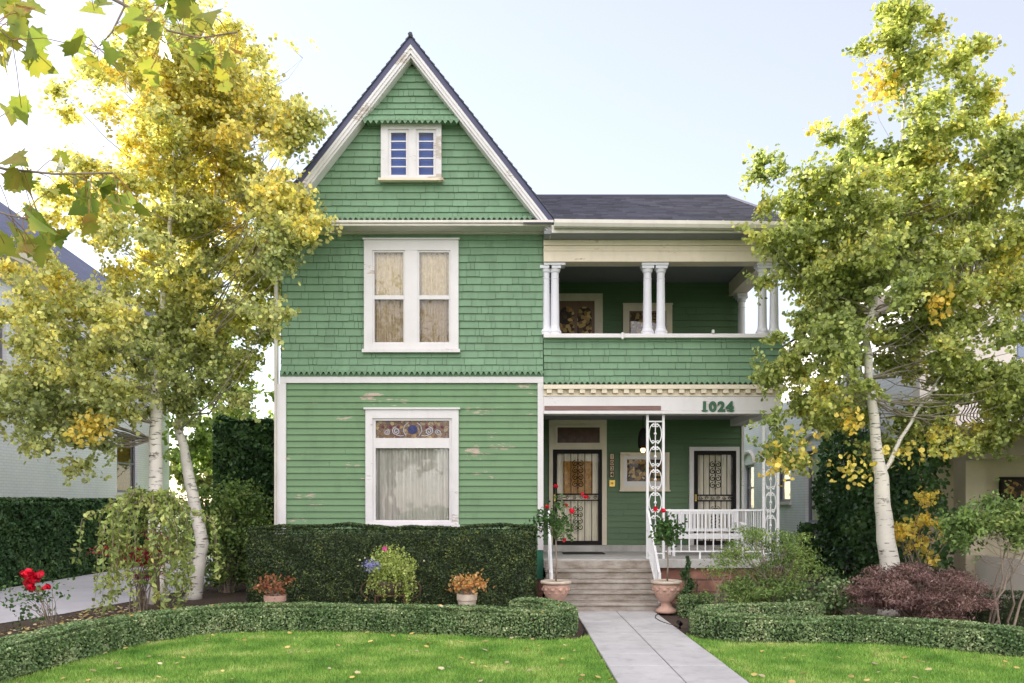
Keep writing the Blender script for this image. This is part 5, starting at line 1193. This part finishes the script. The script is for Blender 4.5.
def rose(x, y, z, top, cz, rx, rz, ncl, blooms, label, seed, lsz=.055):
    o = thing('standard_rose', (x, y, z), label, 'rose', 'standard roses in the urns'); rr = random.Random(seed); rg = np.random.default_rng(seed)
    mb = MB(); mb.tube([(x, y, z-.03), (x+.01, y, z+(top-z)*.5), (x, y, top)], [.016, .014, .012], 7); mb.build('trunk', MT['twig'], o, smooth=True)
    cen = sub(rg, ncl, (x, y, cz), (rx, rx*.8, rz), .5); al = []; mb = MB()
    for c in cen:
        mb.tube(curve_pts((x, y, top), c, (0, 0, .05), 4, .04, rr), [.006, .005, .004, .003, .002], 4, cap=False); al.append(c+rg.normal(size=(22, 3))*.065)
    for (bx, bz, r) in blooms:
        yy = y+rr.uniform(-.15, .1); mb.tube(curve_pts((x, y, top), (bx, yy, bz-.02), (0, 0, .03), 4, .02, rr), [.006, .005, .004, .003, .003], 4, cap=False)
    mb.build('branches', paint('rose_stem', (.08, .12, .04), .6), o); leaves('foliage', np.concatenate(al), lsz, M_ROSE, o, tm='oval', up=.4, rng=rg)
    for k, (bx, bz, r) in enumerate(blooms): blossom(o, (bx, y-.05, bz), r, 22, seed+k)
D = 13.95
rose(.72, D, .54, Z(540, D), Z(520, D), .38, .38, 26, [(X(a, D), Z(b, D), r) for a, b, r in ((556, 486, .045), (547, 507, .04), (566, 505, .035), (572, 511, .055), (586, 497, .045), (564, 540, .04), (582, 494, .03))], 'sparse standard rose with seven red blooms in the left urn', 51)
rose(X(667, 14), 13.98, .54, Z(545, D), Z(530, D), .26, .24, 24, [(X(a, D), Z(b, D), r) for a, b, r in ((655, 509, .045), (663, 510.5, .045))], 'bushy standard rose with two red blooms in the right urn', 57)
# dwarf spiral conifer by the steps
D = 14.7; cn = thing('dwarf_conifer', (X(687, D), D, 0), 'narrow dark dwarf conifer between the right urn and stone base', 'conifer')
mb = MB(); mb.tube([(X(687, D), D, -.02), (X(687, D), D, .8)], [.025, .008], 6); mb.build('trunk', MT['twig'], cn)
rg = np.random.default_rng(8); t = rg.random(2600); al = np.c_[X(687, D)+(.10*(1-t)+.03)*np.cos(t*14)*.6+rg.normal(0, .065, 2600)*(1.15-t), D+(.10*(1-t)+.03)*np.sin(t*14)*.6+rg.normal(0, .065, 2600)*(1.15-t), .05+t*.86]
leaves('foliage', al, .05, M_IVY, cn, tm='sprig', rng=rg)
# pots in the bed
def pot(x, y, z, r, h, mat, name, label, taper=.72, group=None):
    o = thing(name, (x, y, z), label, 'plant pot', group); mb = MB(); mb.lathe(x, y, [(r*taper, z), (r*.95, z+h*.75), (r*.96, z+h*.76), (r*1.05, z+h*.78), (r*1.07, z+h), (r*.92, z+h), (r*.9, z+h*.88), (.01, z+h*.87)], 24); mb.build('pot_body', mat, o, smooth=False)
    mb = MB(); mb.lathe(x, y, [(r*.89, z+h*.875), (r*.5, z+h*.9), (.01, z+h*.9)], 16); mb.build('soil', MT['soil'], o); return o
M_ORG = leafmat('orange_leaf', [(0, (.40, .18, .08)), (.4, (.60, .32, .13)), (.75, (.68, .46, .20)), (1, (.60, .52, .28))], ns=6, transl=.4)
M_BRN = leafmat('brown_leaf', [(0, (.16, .06, .04)), (.5, (.32, .13, .07)), (1, (.50, .28, .12))], ns=6, transl=.35)
D = 13.2
pot(X(467, D), D, 0, .15, .42, MT['terrim'], 'cream_pot', 'cream pot holding the orange leaved plant beside the basket')
shrub('potted_plant', (X(467, D), D, .38), (X(467, D), D, .58), (.30, .2, .15), 24, 15, .10, .055, M_ORG, 'orange leaved plant spilling from the cream pot', 'plant', seed=61, stem=.005)
pot(X(275, D), D, 0, .16, .40, MT['terracotta'], 'clay_pot', 'clay pot with the withered brown plant at the left end of the yew hedge')
shrub('potted_plant', (X(275, D), D, .36), (X(273, D), D, .56), (.32, .2, .15), 24, 9, .10, .052, M_BRN, 'withered reddish brown plant in the clay pot', 'plant', seed=62, stem=.005)
# iron stand with hanging flower basket
D = 13.25; xs = X(391, D); st = thing('plant_stand', (xs, D, 0), 'rusty iron plant stand with curled arms before the yew hedge', 'plant stand')
RU = paint('rusty_iron', (.10, .05, .035), .8, .4, nscale=15, bump=.5); mb = MB()
for sx in (-.22, .22):
    for sy in (-.15, .15): mb.tube([(xs+sx, D+sy, 0), (xs+sx, D+sy, .40)], .012, 6)
mb.tube([(xs-.22, D-.15, .40), (xs+.22, D-.15, .40), (xs+.22, D+.15, .40), (xs-.22, D+.15, .40), (xs-.22, D-.15, .40)], .014, 6); mb.build('stand_frame', RU, st)
for s in (-1, 1):
    mb = MB(); mb.tube(spiral(xs+s*.33, .50, D, .16, .02, -math.pi*.5, math.pi*2.2, 26, s), .008, 5); mb.build('curled_arm', RU, st)
bk = thing('flower_basket', (xs, D, .41), 'basket of trailing green vines with pink and blue flowers on the stand', 'flower basket')
mb = MB(); mb.lathe(xs, D, [(.10, .415), (.16, .47), (.20, .56), (.21, .62), (.19, .62), (.17, .55), (.01, .55)], 20); mb.build('basket', MT['darkbark'], bk)
rg = np.random.default_rng(15); al = [sub(rg, 1500, (xs+.02, D, .86), (.42, .30, .18), .75), sub(rg, 500, (xs-.02, D, 1.02), (.32, .25, .18), .7)]
for k in range(80):
    a = rg.uniform(0, 2*math.pi); R = rg.uniform(.14, .42); L = rg.uniform(.2, .58); n = int(L*75); t = rg.random(n); al.append(np.c_[xs+.03+R*math.cos(a)*(.85+.2*t)+rg.normal(0, .012, n), D+R*math.sin(a)*.8+rg.normal(0, .012, n), .84-t*L])
M_TRL = leafmat('trailing_leaf', [(0, (.20, .28, .08)), (.5, (.38, .46, .14)), (1, (.58, .60, .25))], ns=4, transl=.4)
leaves('foliage', np.concatenate(al), .034, M_TRL, bk, tm='oval', up=.3, rng=rg)
al = [sub(rg, 160, (xs+rg.uniform(-.2, .2), D, 1.0), (.15, .15, .16), .5)]; leaves('foliage', al[0], .028, M_ROSE, bk, tm='lance', up=.2, rng=rg)
PINK = leafmat('pink_petal', [(0, (.60, .08, .30)), (1, (.75, .20, .45))]); BLUEF = leafmat('blue_petal', [(0, (.20, .22, .55)), (1, (.38, .36, .70))]); WHF = leafmat('white_petal', [(0, (.7, .68, .55)), (1, (.8, .78, .6))])
blossom(bk, (X(384.5, 13), 13, Z(548.5, 13)), .045, 22, 5, PINK); 
q = sub(rg, 190, (X(371, 13), 13.02, Z(566, 13)), (.17, .08, .11), .6); leaves('blue_flowers', q, .022, BLUEF, bk, tm='round', up=.3, rng=rg, outward=np.array([0, -.8, 0]))['kind'] = 'stuff'
for k, (a, b) in enumerate(((358, 566), (360, 560), (365, 558), (424, 561))): blossom(bk, (X(a, 13), 13, Z(b, 13)), .02, 10, k, WHF)
# little garden light with cable beside the path
gl = thing('garden_spotlight', (2.44, 12.35, 0), 'small black garden spotlight with a cable at the right path edge', 'garden light')
mb = MB(); mb.tube([(2.44, 12.35, .0), (2.44, 12.35, .08)], .012, 6); mb.tube([(2.46, 12.38, .07), (2.40, 12.28, .11)], .03, 10); mb.build('lamp_head', MT['blackiron'], gl)
mb = MB(); mb.tube([(2.43, 12.36, .02), (2.33, 12.6, .036), (2.26, 12.9, .036), (2.24, 13.3, .036), (2.3, 13.6, .036), (2.42, 13.9, .036)], .006, 5); mb.build('cable', MT['blackiron'], gl)
# stones in the bed by the left urn
for k, (x, y, r) in enumerate(((.30, 13.45, .07), (.18, 13.35, .05), (.42, 13.32, .06))):
    mb = MB(); mb.ball((x, y, r*.6), r, 9, 6, 1.2, .9, .7); o = mb.build('garden_stone', MT['sandstone'], loc=(x, y, 0)); tag(o, ['larger reddish stone in the bed left of the steps', 'smallest reddish stone farthest from the steps', 'reddish stone nearest the left urn'][k], 'stone', 'stones beside the left urn')
# fallen leaves
rg = np.random.default_rng(77); n = 300
q = np.c_[rg.uniform(-5, 7, n), rg.uniform(7.8, 11.9, n)]; q = q[(inside(polyL, q) | inside(polyR, q))]; q = np.c_[q, np.full(len(q), .045)]
n = 1500; b = np.c_[rg.uniform(-7.2, -2.8, n), rg.uniform(11.6, 15, n)]; b = b[(b[:, 0] < -5.2) | (b[:, 1] > 12.6)]; b = np.c_[b, np.full(len(b), .02)]
n = 300; c = np.c_[rg.uniform(3, 8, n), rg.uniform(11.6, 14, n), np.full(n, .02)]; d = np.c_[rg.uniform(-4, .6, 90), rg.uniform(12.5, 13.8, 90), np.full(90, .02)]
hl = np.array(HL)[rg.integers(4, 14, 34)]+rg.normal(0, .13, (34, 2)); hl = np.c_[hl, np.full(34, .385)]
M_FAL = leafmat('fallen_leaf', [(0, (.22, .11, .05)), (.4, (.50, .34, .10)), (.7, (.62, .48, .18)), (1, (.55, .45, .32))], ns=8, wi=.8, wn=.2, transl=.1)
tag(leaves('fallen_leaves', np.concatenate([q, b, c, d, hl]), .055, M_FAL, tm='round', up=3.0, rng=rg), 'scattered yellow and brown fallen leaves on lawn and beds', 'fallen leaves', kind='stuff')

# street trees across the road, seen only mirrored in the panes
for k, (x, y) in enumerate(((-6.5, -15), (2.5, -18), (10, -14.5))):
    bt = thing('street_tree', (x, y, 0), ['street tree across the road to the left, mirrored in the windows', 'street tree across the road in the middle, mirrored in the windows', 'street tree across the road to the right, mirrored in the windows'][k], 'tree')
    tree(bt, [([(x, y, -.05), (x, y, 2.5), (x, y, 5)], [.25, .2, .08])], [(x, y, 5.0, 2.4, 2.0, 2.0, 1)], 40, 110, .6, .17, M_OLV, bark=MT['darkbark'], seed=70+k)
